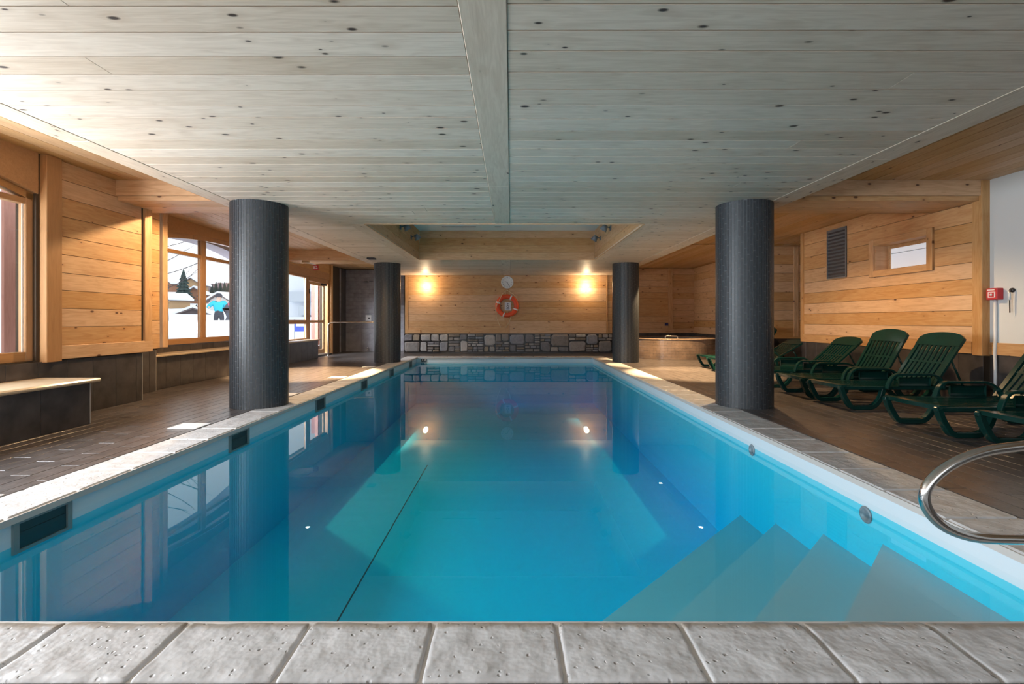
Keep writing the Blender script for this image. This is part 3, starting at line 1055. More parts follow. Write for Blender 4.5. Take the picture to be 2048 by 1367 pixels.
# shower corner
tiles(wb, 'wall_x', 18.6, -6.36, -3.87, ZW, ZA - .02, 'shower_tile', .6, .155, shift=True)
tiles(wb, 'wall_x', 18.6, -6.36, -3.87, 0, ZW, 'shower_tile', .6, .72)
tiles(wb, 'wall_x', 18.1, -6.72, -6.36, ZW, ZA - .02, 'shower_tile', .36, 1.22)
tiles(wb, 'wall_x', 18.1, -6.72, -6.36, 0, ZW, 'shower_tile', .36, .72)
for z0, z1 in ((0, ZW), (ZW, 1.94), (1.94, ZA - .02)):
    box('tile', -6.36, -6.348, 18.12, 18.59, z0 + .002, z1 - .002, 'dark_tile', wb)

# rubble stone base: each stone a piece
bed = box('mortar_bed', -3.87, 3.66, YB - .035, YB + .03, .05, ZW - .01, 'black_plastic', wb)
bc = Vector(bed.location)


def courses(x0, x1, z0, z1, out):
    """a bundle of thin flat stones"""
    for p, q in rows(z0, z1, random.uniform(.075, .115), .25):
        for a, b in rows(x0, x1, random.uniform(.16, .34), .35):
            out.append((a, b, p, q))


def split(x0, x1, z0, z1, out):
    x = x0
    while x < x1 - .01:
        e = min(x1, x + random.uniform(.26, .72))
        if x1 - e < .2:
            e = x1
        k = z0 + (z1 - z0) * random.choice((random.uniform(.28, .42), random.uniform(.5, .68), random.uniform(.40, .60)))
        for p, q in ((z0, k), (k, z1)):
            w, h = e - x, q - p
            if random.random() < .42:
                courses(x, e, p, q, out)
            elif w > 1.7 * h:
                m = x + w * random.uniform(.35, .65)
                out.append((x, m, p, q))
                if random.random() < .4:
                    courses(m, e, p, q, out)
                else:
                    out.append((m, e, p, q))
            else:
                out.append((x, e, p, q))
        x = e


stones = []
split(-3.87, 3.66, .055, ZW - .02, stones)
for x0, x1, z0, z1 in stones:
    g = .010
    w, h = (x1 - x0) / 2 - g, (z1 - z0) / 2 - g
    cx, cz = (x0 + x1) / 2, (z0 + z1) / 2
    j = min(w, h) * .30
    pts = []
    for sx, sz in ((-1, -1), (1, -1), (1, 1), (-1, 1)):
        ch = min(w, h) * random.uniform(.08, .45)
        px, pz = sx * (w - random.uniform(0, j * .5)), sz * (h - random.uniform(0, j * .5))
        a, b = (px - sx * ch, pz), (px, pz - sz * ch)
        pts += ([b, a] if (sx * sz) > 0 and False else ([a, b] if sx * sz < 0 else [b, a]))
    ang = sorted(pts, key=lambda p: math.atan2(p[1] / h, p[0] / w))
    bm = bmesh.new()
    F = random.uniform(.0, .03)
    back = [bm.verts.new((u, .04, v)) for u, v in ang]
    mid = [bm.verts.new((u, -.012 - F, v)) for u, v in ang]
    fr = [bm.verts.new((u * .84, -.03 - F + random.uniform(-.006, .006), v * .82)) for u, v in ang]
    n = len(ang)
    for A, B in ((back, mid), (mid, fr)):
        for i in range(n):
            bm.faces.new((A[i], A[(i + 1) % n], B[(i + 1) % n], B[i]))
    bm.faces.new(fr)
    bmesh.ops.recalc_face_normals(bm, faces=bm.faces)
    link('stone', finish(bm, 'stone', 'rubble'), wb, (cx, YB - .03, cz))

# wall behind the viewer, its wide opening added to let light in
wf = boxes('wall_front', [(-6.0, 7.0, YF - .2, YF, -.02, .7), (-6.0, 7.0, YF - .2, YF, 2.7, ZA), (-6.0, -4.6, YF - .2, YF, .7, 2.7), (4.0, 7.0, YF - .2, YF, .7, 2.7)], 'white_paint')
tag(wf, 'plain white wall with an added wide light opening behind the viewer', 'wall', kind='structure')

# ------------------------------------------------------------------ swimming pool
pool = thing('swimming_pool', 'long rectangular swimming pool with pale stone coping and corner steps', 'swimming pool', (0, 0, 0))
IX0, IX1, IY0, IY1, ZB = PX0 - .03, PX1 + .03, PY0 - .035, PY1 + .03, -1.5
for nm, z0, z1, mt in (('waterline_band', -.20, -.03, 'liner'), ('basin_wall', ZB - .1, -.20, 'liner_wall')):
    boxes(nm, [(IX0 - .15, IX0, IY0 - .15, IY1 + .15, z0, z1), (IX1, IX1 + .15, IY0 - .15, IY1 + .15, z0, z1),
               (IX0, IX1, IY0 - .15, IY0, z0, z1), (IX0, IX1, IY1, IY1 + .15, z0, z1)], mt, pool)
box('basin_floor', IX0, IX1, IY0, IY1, ZB - .1, ZB, 'liner_blue', pool)
box('liner_seam', -1.565, -1.55, IY0, 9.0, ZB, ZB + .004, 'seam', pool)
for c, z in ((-.8, -.40), (-1.46, -.62), (-2.2, -.84), (-2.95, -1.06)):
    prism('step', [(IX1, IY0), (IX1, IX1 - c), (IY0 + c, IY0)], 'z', ZB, z, 'liner_step', pool)
ZWAT = -.155
wat = box('pool_water', IX0 - .02, IX1 + .02, IY0 - .02, IY1 + .02, ZB - .02, ZWAT, 'pool_water')
tag(wat, 'still clear turquoise water filling the swimming pool', 'water', kind='stuff')

# coping: grout bed + stones
CW_L, CW_R, CW_N, CW_F = .42, .47, .345, .42
boxes('coping_bed', [(PX0 - CW_L, PX0 + .004, PY0 - CW_N, PY1 + CW_F, -.05, -.008), (PX1 - .004, PX1 + CW_R, PY0 - CW_N, PY1 + CW_F, -.05, -.008),
                     (PX0, PX1, PY0 - CW_N, PY0 - .004, -.05, -.008), (PX0, PX1, PY1 + .004, PY1 + CW_F, -.05, -.008)], 'coping_grout', pool)


def coping_stone(x0, x1, y0, y1):
    box('coping_stone', x0 + .004, x1 - .004, y0 + .004, y1 - .004, -.048, random.uniform(-.001, .002), 'coping_stone', pool, .014)


def fancy_stone(x0, x1, y0, y1, nx=20, ny=16):
    """worn hand-finished coping stone, rounded towards the water (+Y)"""
    bm = bmesh.new()
    g = .005
    x0 += g
    x1 -= g
    sd = random.uniform(0, 99)
    def axis(a, b, n):
        e = [0, .004, .009, .018]
        m = [a + .018 + (b - a - .036) * k / (n - 6) for k in range(1, n - 6)]
        return [a + q for q in e] + m + [b - q for q in reversed(e)]
    xs_, ys_ = axis(x0, x1, nx), axis(y0, y1, ny)
    grid = []
    for j in range(ny + 1):
        row = []
        for i in range(nx + 1):
            x, y = xs_[i], ys_[j]
            u = (x - x0) / (x1 - x0)
            ex = min(u, 1 - u) * (x1 - x0)
            z = .003 + .006 * noise.noise(Vector((x * 7, y * 7, sd))) + .003 * noise.noise(Vector((x * 19, y * 19, sd)))
            d = max(0, .010 - ex) / .010
            z -= .012 * d * d
            dn = max(0, .045 - (y1 - y)) / .045
            z -= .026 * dn ** 2.2
            df = max(0, .02 - (y - y0)) / .02
            z -= .014 * df * df
            wob = .004 * noise.noise(Vector((y * 11, sd, x)))
            row.append(bm.verts.new((x + (wob if (i in (0, nx)) else 0), y, z)))
        grid.append(row)
    for j in range(ny):
        for i in range(nx):
            bm.faces.new((grid[j][i], grid[j][i + 1], grid[j + 1][i + 1], grid[j + 1][i]))
    rim = [grid[0][i] for i in range(nx)] + [grid[j][nx] for j in range(ny)] + [grid[ny][i] for i in range(nx, 0, -1)] + [grid[j][0] for j in range(ny, 0, -1)]
    low = [bm.verts.new((v.co.x, v.co.y, -.05)) for v in rim]
    n = len(rim)
    for i in range(n):
        bm.faces.new((rim[i], low[i], low[(i + 1) % n], rim[(i + 1) % n]))
    cx, cy = (x0 + x1) / 2, (y0 + y1) / 2
    for v in bm.verts:
        v.co.x -= cx
        v.co.y -= cy
    bmesh.ops.recalc_face_normals(bm, faces=bm.faces)
    link('coping_stone', finish(bm, 'coping_stone', 'coping_worn', True), pool, (cx, cy, 0))


TN = .4865
xj = (1112 - 1022) / 967 * 1.945
k0 = -6
while xj + k0 * TN > PX0 - .1:
    k0 -= 1
x = xj + k0 * TN
while x < PX1 + CW_R:
    a, b = max(x, PX0 - CW_L), min(x + TN, PX1 + CW_R)
    if b - a > .05:
        fancy_stone(a, b, PY0 - CW_N + .004, PY0)
    x += TN
for a, b in rows(PX0, PX1, .487, .02):
    coping_stone(a, b, PY1, PY1 + CW_F)
for a, b in rows(PY0, PY1 + CW_F, .487, .02):
    coping_stone(PX0 - CW_L, PX0, a, b)
    coping_stone(PX1, PX1 + CW_R, a, b)

# skimmers along the left side, their lids in the deck
for y in (3.18, 5.47, 7.80, 10.13, 12.45, 14.8):
    sk = box('skimmer', IX0 - .05, IX0 + .002, y - .17, y + .17, -.235, -.065, 'skimmer_dark', pool)
    sk['label'] = 'dark skimmer mouth in the pool wall'
    c = Vector(sk.location)
    for nm, b in (('skimmer_frame', (IX0, IX0 + .016, y - .20, y + .20, -.07, -.05)), ('skimmer_frame', (IX0, IX0 + .016, y - .20, y + .20, -.25, -.23)),
                  ('skimmer_frame', (IX0, IX0 + .016, y - .20, y - .165, -.23, -.07)), ('skimmer_frame', (IX0, IX0 + .016, y + .165, y + .20, -.23, -.07)),
                  ('skimmer_flap', (IX0 - .0, IX0 + .006, y - .16, y + .16, -.23, -.13))):
        k = box(nm, *b, 'skimmer_grey' if nm == 'skimmer_frame' else 'skimmer_dark', sk)
        k.location = Vector(k.location) - c
    lid = box('skimmer_lid', PX0 - CW_L - .33, PX0 - CW_L - .005, y - .14, y + .14, 0, .008, 'white_plastic', None, .004)
    tag(lid, 'square white skimmer lid set in the left deck, %s' % {3.18: 'nearest the viewer', 5.47: 'second from the viewer', 7.8: 'just past the near left column', 10.13: 'fourth from the viewer', 12.45: 'next before the far left column', 14.8: 'farthest, past the far left column'}[y], 'skimmer lid', 'skimmer lids in the left deck')
# inlet / lamp fittings on the right side
for y, zz in ((5.33, -.21), (3.62, -.235)):
    f = link('pool_fitting', lathe_mesh([(0, 0), (.055, 0), (.063, .006), (.055, .014), (.038, .015), (.038, .009), (0, .009)], 'grey_metal', 24), pool, (IX1, y, zz - .02), (0, -math.pi / 2, 0))
# depth plate on the far wall
dp = box('depth_plate', -2.92, -2.74, IY1 - .012, IY1, -.15, -.05, 'black_plastic', pool)
dp['label'] = 'small black depth plate with white figures'
t = text('depth_figures', '1.30', .085, 'white_plastic', dp, (0, -.0075, 0), FACE)

# ------------------------------------------------------------------ columns
def column_mesh(R, H):
    n, rws = 62, 13
    core = lathe_mesh([(R - .006, 0), (R - .006, H)], 'mosaic_grout', 62, 'column_core')
    bm = bmesh.new()
    da = 2 * math.pi / n
    for i in range(n):
        a0, a1 = i * da + 0.0042 / R, (i + 1) * da - 0.0042 / R
        off = (i * 0.382) % 1.0
        h = H / rws
        z = -off * h
        while z < H - .001:
            z0, z1 = max(0, z + .002), min(H, z + h - .002)
            if z1 - z0 > .008:
                o = [bm.verts.new(p) for p in (
                    (R * math.cos(a0), R * math.sin(a0), z0), (R * math.cos(a1), R * math.sin(a1), z0),
                    (R * math.cos(a1), R * math.sin(a1), z1), (R * math.cos(a0), R * math.sin(a0), z1))]
                q = [bm.verts.new(p) for p in (
                    ((R - .01) * math.cos(a0), (R - .01) * math.sin(a0), z0), ((R - .01) * math.cos(a1), (R - .01) * math.sin(a1), z0),
                    ((R - .01) * math.cos(a1), (R - .01) * math.sin(a1), z1), ((R - .01) * math.cos(a0), (R - .01) * math.sin(a0), z1))]
                bm.faces.new(o)
                for k in range(4):
                    bm.faces.new((o[k], q[k], q[(k + 1) % 4], o[(k + 1) % 4]))
            z += h
    return core, finish(bm, 'mosaic_tiles', 'mosaic')


cm = column_mesh(.375, ZC + .004)
for x, y, lab in ((-3.57, 6.87, 'near round column of dark mosaic tiles at the left pool edge'), (3.31, 6.87, 'near round column of dark mosaic tiles beside the sun loungers'),
                  (-3.57, 13.97, 'far round mosaic column in front of the shower corner'), (3.31, 13.97, 'far round mosaic column in front of the whirlpool tub')):
    t = thing('column', lab, 'column', (x, y, 0), group='mosaic columns around the pool', kind='structure')
    link('column_core', cm[0], t)
    tag(link('mosaic_tiles', cm[1], t), kind='stuff')

# ------------------------------------------------------------------ lamps
def spot_lamp(x, y, power, label, cone=60, blend=.45, z=ZA, tilt=0):
    t = thing('ceiling_lamp', label, 'lamp', (x, y, z), group='round downlights in the aisle ceilings')
    link('rim', lathe_mesh([(.045, 0), (.075, 0), (.075, -.006), (.048, -.012), (.045, 0)], 'steel', 24), t)
    link('bulb', lathe_mesh([(0, -.008), (.046, -.008), (.046, -.001), (0, -.001)], 'lamp_spot', 24), t)
    d = bpy.data.lights.new('downlight', 'SPOT')
    d.energy = power
    d.color = (1.0, 0.66, 0.34)
    d.spot_size = math.radians(cone)
    d.spot_blend = blend
    d.shadow_soft_size = .04
    link('downlight', d, t, (0, 0, -.03), (0, math.radians(-tilt), 0))


spot_lamp(-4.36, 8.15, 420, 'round downlight in the left aisle ceiling behind the near cross beam', 168, .25)
spot_lamp(-4.58, 10.9, 4200, 'round downlight in the left aisle ceiling near the arched window middle')
spot_lamp(4.05, 8.15, 420, 'round downlight in the right aisle ceiling behind the cross beam', 150, .4)
spot_lamp(4.28, 10.9, 3800, 'round downlight in the right aisle ceiling over the farther loungers')
spot_lamp(4.26, 13.77, 1700, 'round downlight in the right aisle ceiling beside the far column', 84, .25, ZA - .025, 9)


def sconce(x, z, label):
    t = thing('wall_lamp', label, 'lamp', (x, YB, z), group='lit wall lamps on the back wall')
    box('back_plate', -.06, .06, -.025, -.0, -.08, .08, 'white_plastic', t, .006)
    box('bracket', -.012, .012, -.07, -.02, -.05, -.02, 'steel', t)
    link('glass_shade', lathe_mesh([(0, -.06), (.05, -.06), (.07, -.03), (.075, .03), (.06, .06), (0, .06)], 'lamp_warm', 20), t, (0, -.10, 0))
    d = bpy.data.lights.new('wall_lamp_light', 'POINT')
    d.energy = 27
    d.color = (1.0, .70, .38)
    d.shadow_soft_size = .08
    link('wall_lamp_light', d, t, (0, -.26, .02))


sconce(-3.06, 2.40, 'lit wall lamp on the back wall, left of the clock')
sconce(2.70, 2.40, 'lit wall lamp on the back wall, right of the clock')


def flood(x, y, z, s, label):
    t = thing('spotlight', label, 'spotlight', (x, y, z), group='floodlights in the light well')
    box('wall_plate', min(0, s * .02), max(0, s * .02), -.05, .05, -.05, .05, 'grey_metal', t)
    tube('arm', [(0, 0, 0), (s * .08, 0, .02), (s * .12, 0, .0)], .012, 'grey_metal', t)
    link('lamp_head', lathe_mesh([(0, .07), (.045, .07), (.06, .03), (.085, -.06), (.075, -.06), (0, -.04)], 'grey_metal', 16), t, (s * .15, 0, 0), (math.radians(20), math.radians(-30 * s), 0))


flood(OX0, 10.76, 3.27, 1, 'small grey floodlight on the left light-well side, nearer one')
flood(OX0, 11.94, 3.25, 1, 'small grey floodlight on the left light-well side, farther one')
flood(OX1, 10.86, 3.27, -1, 'small grey floodlight on the right light-well side, nearer one')
flood(OX1, 12.1, 3.25, -1, 'small grey floodlight on the right light-well side, farther one')

# ------------------------------------------------------------------ clock, life ring, notice
ck = thing('wall_clock', 'round white wall clock above the orange life ring', 'clock', (-.135, YB - .02, 2.57))
R_CK = .222
link('case', lathe_mesh([(0, 0), (R_CK, 0), (R_CK + .004, .03), (R_CK - .01, .04), (R_CK - .02, .034), (0, .034)], 'white_plastic', 40), ck, (0, 0, 0), (math.pi / 2, 0, 0))
for i in range(1, 13):
    a = math.radians(90 - 30 * i)
    text('numeral', str(i), .062, 'label_blue', ck, (.165 * math.cos(a), -.036, .165 * math.sin(a)), FACE)
for nm, ang, L, w in (('hour_hand', 90 - 30 * 9.43, .10, .018), ('minute_hand', 90 - 6 * 26, .145, .012)):
    a = math.radians(ang)
    link(nm, box_mesh(L, w, .003, 'black_plastic'), ck, (math.cos(a) * L * .42, -.040, math.sin(a) * L * .42), Matrix(((math.cos(a), -math.sin(a), 0), (0, 0, -1), (math.sin(a), math.cos(a), 0))).to_euler())
link('hub', lathe_mesh([(0, 0), (.012, 0), (.012, .006), (0, .006)], 'black_plastic', 14), ck, (0, -.038, 0), (math.pi / 2, 0, 0))

RZ = 1.715
lr = thing('life_ring', 'orange life ring with white bands hanging on the back wall', 'life ring', (-.145, YB - .11, RZ))
ringp = [(.335 * math.cos(2 * math.pi * k / 48), 0, .335 * math.sin(2 * math.pi * k / 48)) for k in range(48)]
tube('ring', ringp, .082, 'ring_orange', lr, 16, True)
for deg in (65, 160, 250, -22):
    a = math.radians(deg)
    pp = [(.335 * math.cos(a + d), 0, .335 * math.sin(a + d)) for d in (-.075, 0, .075)]
    tube('band', pp, .086, 'white_plastic', lr, 16)
rope = [(.40, -.085, .17), (.36, -.09, .26), (.22, -.075, .42), (.02, -.03, .56), (0, -.02, .57), (-.02, -.03, .56), (-.17, -.075, .42), (-.27, -.085, .20), (-.37, -.09, .0), (-.40, -.08, -.15), (-.37, -.05, -.42), (-.24, -.02, -.75), (-.23, -.01, -.78)]
tube('rope', rope, .011, 'rope', lr, 8)
tube('rope', [(.15, -.08, -.36), (.10, -.05, -.55), (-.04, -.01, -.78)], .011, 'rope', lr, 8)
tube('rope', [(-.045, 0.07, .40), (-.05, .07, .56)], .009, 'rope', lr, 8)
link('hook', lathe_mesh([(0, 0), (.02, 0), (.02, .06), (0, .07)], 'steel', 12), lr, (0, .085, .575), (math.pi / 2, 0, 0))
nt_ = thing('notice', 'small white printed notice on the wall inside the life ring', 'notice', (-.115, YB - .03, RZ - .02))
box('sheet', -.115, .115, -.008, -.0, -.14, .16, 'paper', nt_)
for w, z in ((.05, .11), (.03, .07), (.11, -.085)):
    box('print_line', -w / 2, w / 2, -.0095, -.008, z - .009, z + .009, 'label_blue', nt_)
link('print_symbol', tube_mesh([(.036 * math.cos(2 * math.pi * k / 20), 0, .036 * math.sin(2 * math.pi * k / 20)) for k in range(20)], .009, 'black_plastic', 6, True), nt_, (0, -.008, .0))

# ------------------------------------------------------------------ shower fittings, rail
sh = thing('wall_shower', 'dark shower head high on the tiled shower wall', 'shower head', (-5.52, 18.6, 2.66))
tube('arm', fillet([(0, 0, .03), (0, -.16, .04), (.0, -.2, 0)], .04), .012, 'steel', sh)
link('rose', lathe_mesh([(0, .04), (.02, .04), (.09, .01), (.1, -.01), (0, -.015)], 'grey_metal', 20), sh, (0, -.2, -.01))
box('valve', .08, .2, -.05, 0, .0, .05, 'grey_metal', sh, .006)
sp_ = thing('shower_control', 'square white shower control plate on the grey tiles', 'control plate', (-5.48, 18.6, 1.18))
box('plate', -.11, .11, -.02, 0, 0, .22, 'white_plastic', sp_, .008)
link('push_button', lathe_mesh([(0, 0), (.03, 0), (.03, .04), (0, .045)], 'black_plastic', 16), sp_, (.03, -.018, .10), (math.pi / 2, 0, 0))
ft = thing('foot_tap', 'small chrome tap low on the shower wall near the floor', 'tap', (-5.5, 18.6, .12))
tube('spout', fillet([(0, 0, 0), (0, -.10, .0), (0.0, -.14, -.05)], .03), .02, 'steel', ft)
link('knob', lathe_mesh([(0, 0), (.03, 0), (.03, .03), (0, .035)], 'steel', 14), ft, (0, -.06, .02))
hr = thing('handrail', 'stainless steel handrail beside the far left door', 'handrail', (-6.2, 16.4, 0))
tube('rail', fillet([(0, 0, 0), (0.0, 0, 1.08), (.12, .05, 1.13), (2.25, .3, 1.13), (2.35, .32, 1.08), (2.35, .32, 0)], .1), .024, 'steel', hr, 12)
link('foot_flange', lathe_mesh([(.026, 0), (.05, 0), (.05, .012), (.026, .014)], 'steel', 16), hr)
link('foot_flange', lathe_mesh([(.026, 0), (.05, 0), (.05, .012), (.026, .014)], 'steel', 16), hr, (2.35, .32, 0))
es = thing('exit_sign', 'small red and white sign hanging from a bracket by the door', 'sign', (-5.75, 13.7, 2.88))
box('bracket', -.16, .02, -.04, .04, -.05, 0, 'pine_aisle', es)
link('bar', box_mesh(.34, .05, .03, 'white_plastic', .004), es, (.06, 0, -.07), (0, math.radians(14), 0))
box('plate', .14, .30, -.015, .0, -.26, -.12, 'red_plastic', es, .01)
box('symbol', .165, .195, -.018, -.015, -.235, -.145, 'white_plastic', es)
box('symbol', .22, .275, -.018, -.015, -.225, -.20, 'white_plastic', es)
box('symbol', .225, .25, -.018, -.015, -.18, -.145, 'white_plastic', es)
tag(box('socket_plate', 5.72, 5.84, 17.955, 17.998, 1.0, 1.1, 'label_blue', None, .004), 'small dark blue control panel on the wall above the whirlpool', 'control panel')
sm = tag(box('smoke_sensor', -3.75, -3.55, 12.55, 12.75, 2.79, 2.829, 'dark_louvre', None, .008), 'small dark vent fitting on the ceiling before the far left column', 'vent')

# ------------------------------------------------------------------ whirlpool tub
tb = thing('whirlpool_tub', 'round brown-tiled whirlpool tub beside the far right column', 'whirlpool tub', (5.28, 16.1, 0))
RT = 1.48
link('tub_core', lathe_mesh([(RT - .012, 0), (RT - .012, .60), (RT - .3, .60), (RT - .34, .45), (RT - .5, .2), (0, .2)], 'mosaic_grout', 72, smooth=False), tb)
bm = bmesh.new()
nT = 44
for r in range(7):
    z0, z1 = .004 + r * .085, .004 + (r + 1) * .085 - .004
    for i in range(nT):
        a0 = (i + (.5 if r % 2 else 0)) * 2 * math.pi / nT + .0015
        a1 = a0 + 2 * math.pi / nT - .003
        for q0, q1 in ((a0, (a0 + a1) / 2), ((a0 + a1) / 2, a1)):
            v = [bm.verts.new((RT * math.cos(a), RT * math.sin(a), z)) for a, z in ((q0, z0), (q1, z0), (q1, z1), (q0, z1))]
            bm.faces.new(v)
plain('tub_tile', (0.20, 0.145, 0.11), 0.22, var=.3, vscale=3)
tag(link('tile_cladding', finish(bm, 'tile_cladding', 'tub_tile'), tb), kind='stuff')
link('rim', lathe_mesh([(RT - .31, .60), (RT - .31, .62), (RT - .28, .635), (RT - .02, .635), (RT + .012, .622), (RT + .012, .602), (RT - .3, .60)], 'tub_tile', 72), tb)
tag(link('whirlpool_water', lathe_mesh([(0, .585), (RT - .32, .585), (RT - .32, .57), (0, .57)], 'far_glass', 48), None, (5.28, 16.1, 0)), 'dark glossy water surface inside the round whirlpool tub', 'water', kind='stuff')
tbr = tube('grab_rail', fillet([(-.55, -1.28, .63), (-.55, -1.28, .72), (-.2, -1.36, .72), (-.2, -1.36, .63)], .05), .016, 'steel', tb)

# ------------------------------------------------------------------ foreground pool handrail
fr_ = thing('pool_handrail', 'chrome looped pool handrail in the right foreground', 'handrail', (3.2, 2.1, .004))
YR = 0.0
pts = [(.38, 0, 0), (.38, 0, .44), (.20, 0, .62), (-1.05, 0, .645), (-1.20, 0, .615), (-1.33, 0, .545)]
loop = [Vector(p) for p in ((.40, 0, 0), (.40, 0, .35), (.33, 0, .56), (.15, 0, .665), (-.30, 0, .690), (-.75, 0, .672), (-.98, 0, .650), (-1.15, 0, .625), (-1.28, 0, .575), (-1.375, 0, .500), (-1.405, 0, .425), (-1.375, 0, .350), (-1.30, 0, .290), (-1.19, 0, .255), (-1.05, 0, .245), (-.80, 0, .243), (-.42, 0, .243), (-.25, 0, .20), (-.22, 0, .10), (-.22, 0, 0))]


def smooth_path(P, seg=5):
    out = []
    for i in range(len(P) - 1):
        p0, p1, p2, p3 = P[max(i - 1, 0)], P[i], P[i + 1], P[min(i + 2, len(P) - 1)]
        for k in range(seg):
            t = k / seg
            out.append(.5 * ((2 * p1) + (p2 - p0) * t + (2 * p0 - 5 * p1 + 4 * p2 - p3) * t * t + (3 * p1 - p0 - 3 * p2 + p3) * t ** 3))
    out.append(P[-1])
    return out


tube('rail', smooth_path(loop), .0215, 'steel', fr_, 20)
for xx in (.40, -.22):
    link('foot_flange', lathe_mesh([(.022, 0), (.05, 0), (.05, .012), (.022, .016)], 'steel', 20), fr_, (xx, 0, 0))

# ------------------------------------------------------------------ sun loungers
HW = .36


def sweep_flat(path, wid, thk, mat, name):
    """flat bar swept in the local XZ plane, width along Y"""
    P = [Vector((p[0], 0, p[1])) for p in path]
    bm = bmesh.new()
    R = []
    for i, p in enumerate(P):
        t = (P[min(i + 1, len(P) - 1)] - P[max(i - 1, 0)]).normalized()
        nrm = Vector((-t.z, 0, t.x))
        R.append([bm.verts.new(p + nrm * a + Vector((0, b, 0))) for a, b in ((-thk / 2, -wid / 2), (-thk / 2, wid / 2), (thk / 2, wid / 2), (thk / 2, -wid / 2))])
    for a, b in zip(R, R[1:]):
        for k in range(4):
            bm.faces.new((a[k], a[(k + 1) % 4], b[(k + 1) % 4], b[k]))
    bm.faces.new(R[0])
    bm.faces.new(list(reversed(R[-1])))
    bmesh.ops.recalc_face_normals(bm, faces=bm.faces)
    bmesh.ops.bevel(bm, geom=[e for e in bm.edges if e.calc_face_angle(0) > .8], offset=.006, segments=1, affect='EDGES')
    return finish(bm, name, mat)


GP = 'green_plastic'
LM = {}
LM['leg_f'] = sweep_flat([(p.x, p.z) for p in fillet([(.03, 0, .30), (.06, 0, .20), (.16, 0, .03), (.46, 0, .03), (.56, 0, .14), (.60, 0, .28)], .06, 4)], .065, .058, GP, 'leg')
LM['leg_r'] = sweep_flat([(p.x, p.z) for p in fillet([(1.30, 0, .28), (1.34, 0, .14), (1.44, 0, .03), (1.72, 0, .03), (1.82, 0, .14), (1.86, 0, .28)], .06, 4)], .065, .058, GP, 'leg')
LM['arm'] = sweep_flat([(p.x, p.z) for p in fillet([(.62, 0, .28), (.66, 0, .40), (.73, 0, .475), (1.24, 0, .475), (1.34, 0, .42), (1.38, 0, .29)], .07, 5)], .062, .03, GP, 'armrest')


def _panel():
    bm = bmesh.new()
    rings = []
    for k in range(7):
        a = math.pi * k / 6
        rings.append([bm.verts.new((x, .03 * math.sin(a), .375 - .062 * math.cos(a))) for x in (.80, 1.22)])
    for a, b in zip(rings, rings[1:]):
        bm.faces.new((a[0], a[1], b[1], b[0]))
    bm.faces.new([r[0] for r in rings])
    bm.faces.new([r[1] for r in reversed(rings)])
    bmesh.ops.recalc_face_normals(bm, faces=bm.faces)
    return finish(bm, 'arm_panel', GP, False)


LM['panel'] = _panel()


def _rail():
    bm = bmesh.new()
    bm_box(bm, .0, 1.90, -.025, .025, .265, .315)
    bmesh.ops.bevel(bm, geom=list(bm.edges), offset=.008, segments=1, affect='EDGES')
    return finish(bm, 'side_rail', GP)


LM['rail'] = _rail()


def _slat(L, w, t):
    bm = bmesh.new()
    n = 6
    R = []
    for i in range(n + 1):
        u = i / n
        R.append([bm.verts.new((L * u, s * w / 2, z - .012 * math.sin(math.pi * u))) for s, z in ((-1, 0), (1, 0), (1, t), (-1, t))])
    for a, b in zip(R, R[1:]):
        for k in range(4):
            bm.faces.new((a[k], a[(k + 1) % 4], b[(k + 1) % 4], b[k]))
    bm.faces.new(R[0])
    bm.faces.new(list(reversed(R[-1])))
    bmesh.ops.recalc_face_normals(bm, faces=bm.faces)
    return finish(bm, 'slat', GP)


LM['slat'] = _slat(1.22, .052, .02)
LM['bslat'] = _slat(.60, .044, .02)


def _foot():
    """curved strip that closes the foot end"""
    pts = []
    for k in range(9):
        y = -HW + 2 * HW * k / 8
        pts.append((.028 * (1 - (y / HW) ** 2) * -1 + .03, y))
    pts += [(.10, HW), (.10, -HW)]
    bm = bmesh.new()
    A = [bm.verts.new((x, y, .285)) for x, y in pts]
    B = [bm.verts.new((x, y, .328)) for x, y in pts]
    bm.faces.new(A)
    bm.faces.new(list(reversed(B)))
    for i in range(len(pts)):
        bm.faces.new((A[i], B[i], B[(i + 1) % len(pts)], A[(i + 1) % len(pts)]))
    bmesh.ops.recalc_face_normals(bm, faces=bm.faces)
    return finish(bm, 'foot_rail', GP)


LM['foot'] = _foot()


def _back():
    """backrest frame in its own plane: u (length) = +X, width Y, thickness Z; solid arched head panel"""
    Wb, t = .325, .028
    bm = bmesh.new()
    for s in (-1, 1):
        bm_box(bm, 0, .64, s * Wb - .028, s * Wb + .028, 0, t)
    bm_box(bm, 0, .06, -Wb, Wb, 0, t)
    bm_box(bm, .34, .37, -Wb, Wb, 0, t * .6)
    pts = [(.62, -Wb - .028)]
    for k in range(13):
        y = -Wb - .028 + 2 * (Wb + .028) * k / 12
        pts.append((.74 + .10 * math.sqrt(max(0, 1 - (y / (Wb + .03)) ** 2)), y))
    pts.append((.62, Wb + .028))
    A = [bm.verts.new((x, y, -.004)) for x, y in pts]
    B = [bm.verts.new((x, y, t + .006)) for x, y in pts]
    bm.faces.new(A)
    bm.faces.new(list(reversed(B)))
    for i in range(len(pts)):
        bm.faces.new((A[i], B[i], B[(i + 1) % len(pts)], A[(i + 1) % len(pts)]))
    bmesh.ops.recalc_face_normals(bm, faces=bm.faces)
    return finish(bm, 'backrest', GP)


LM['back'] = _back()


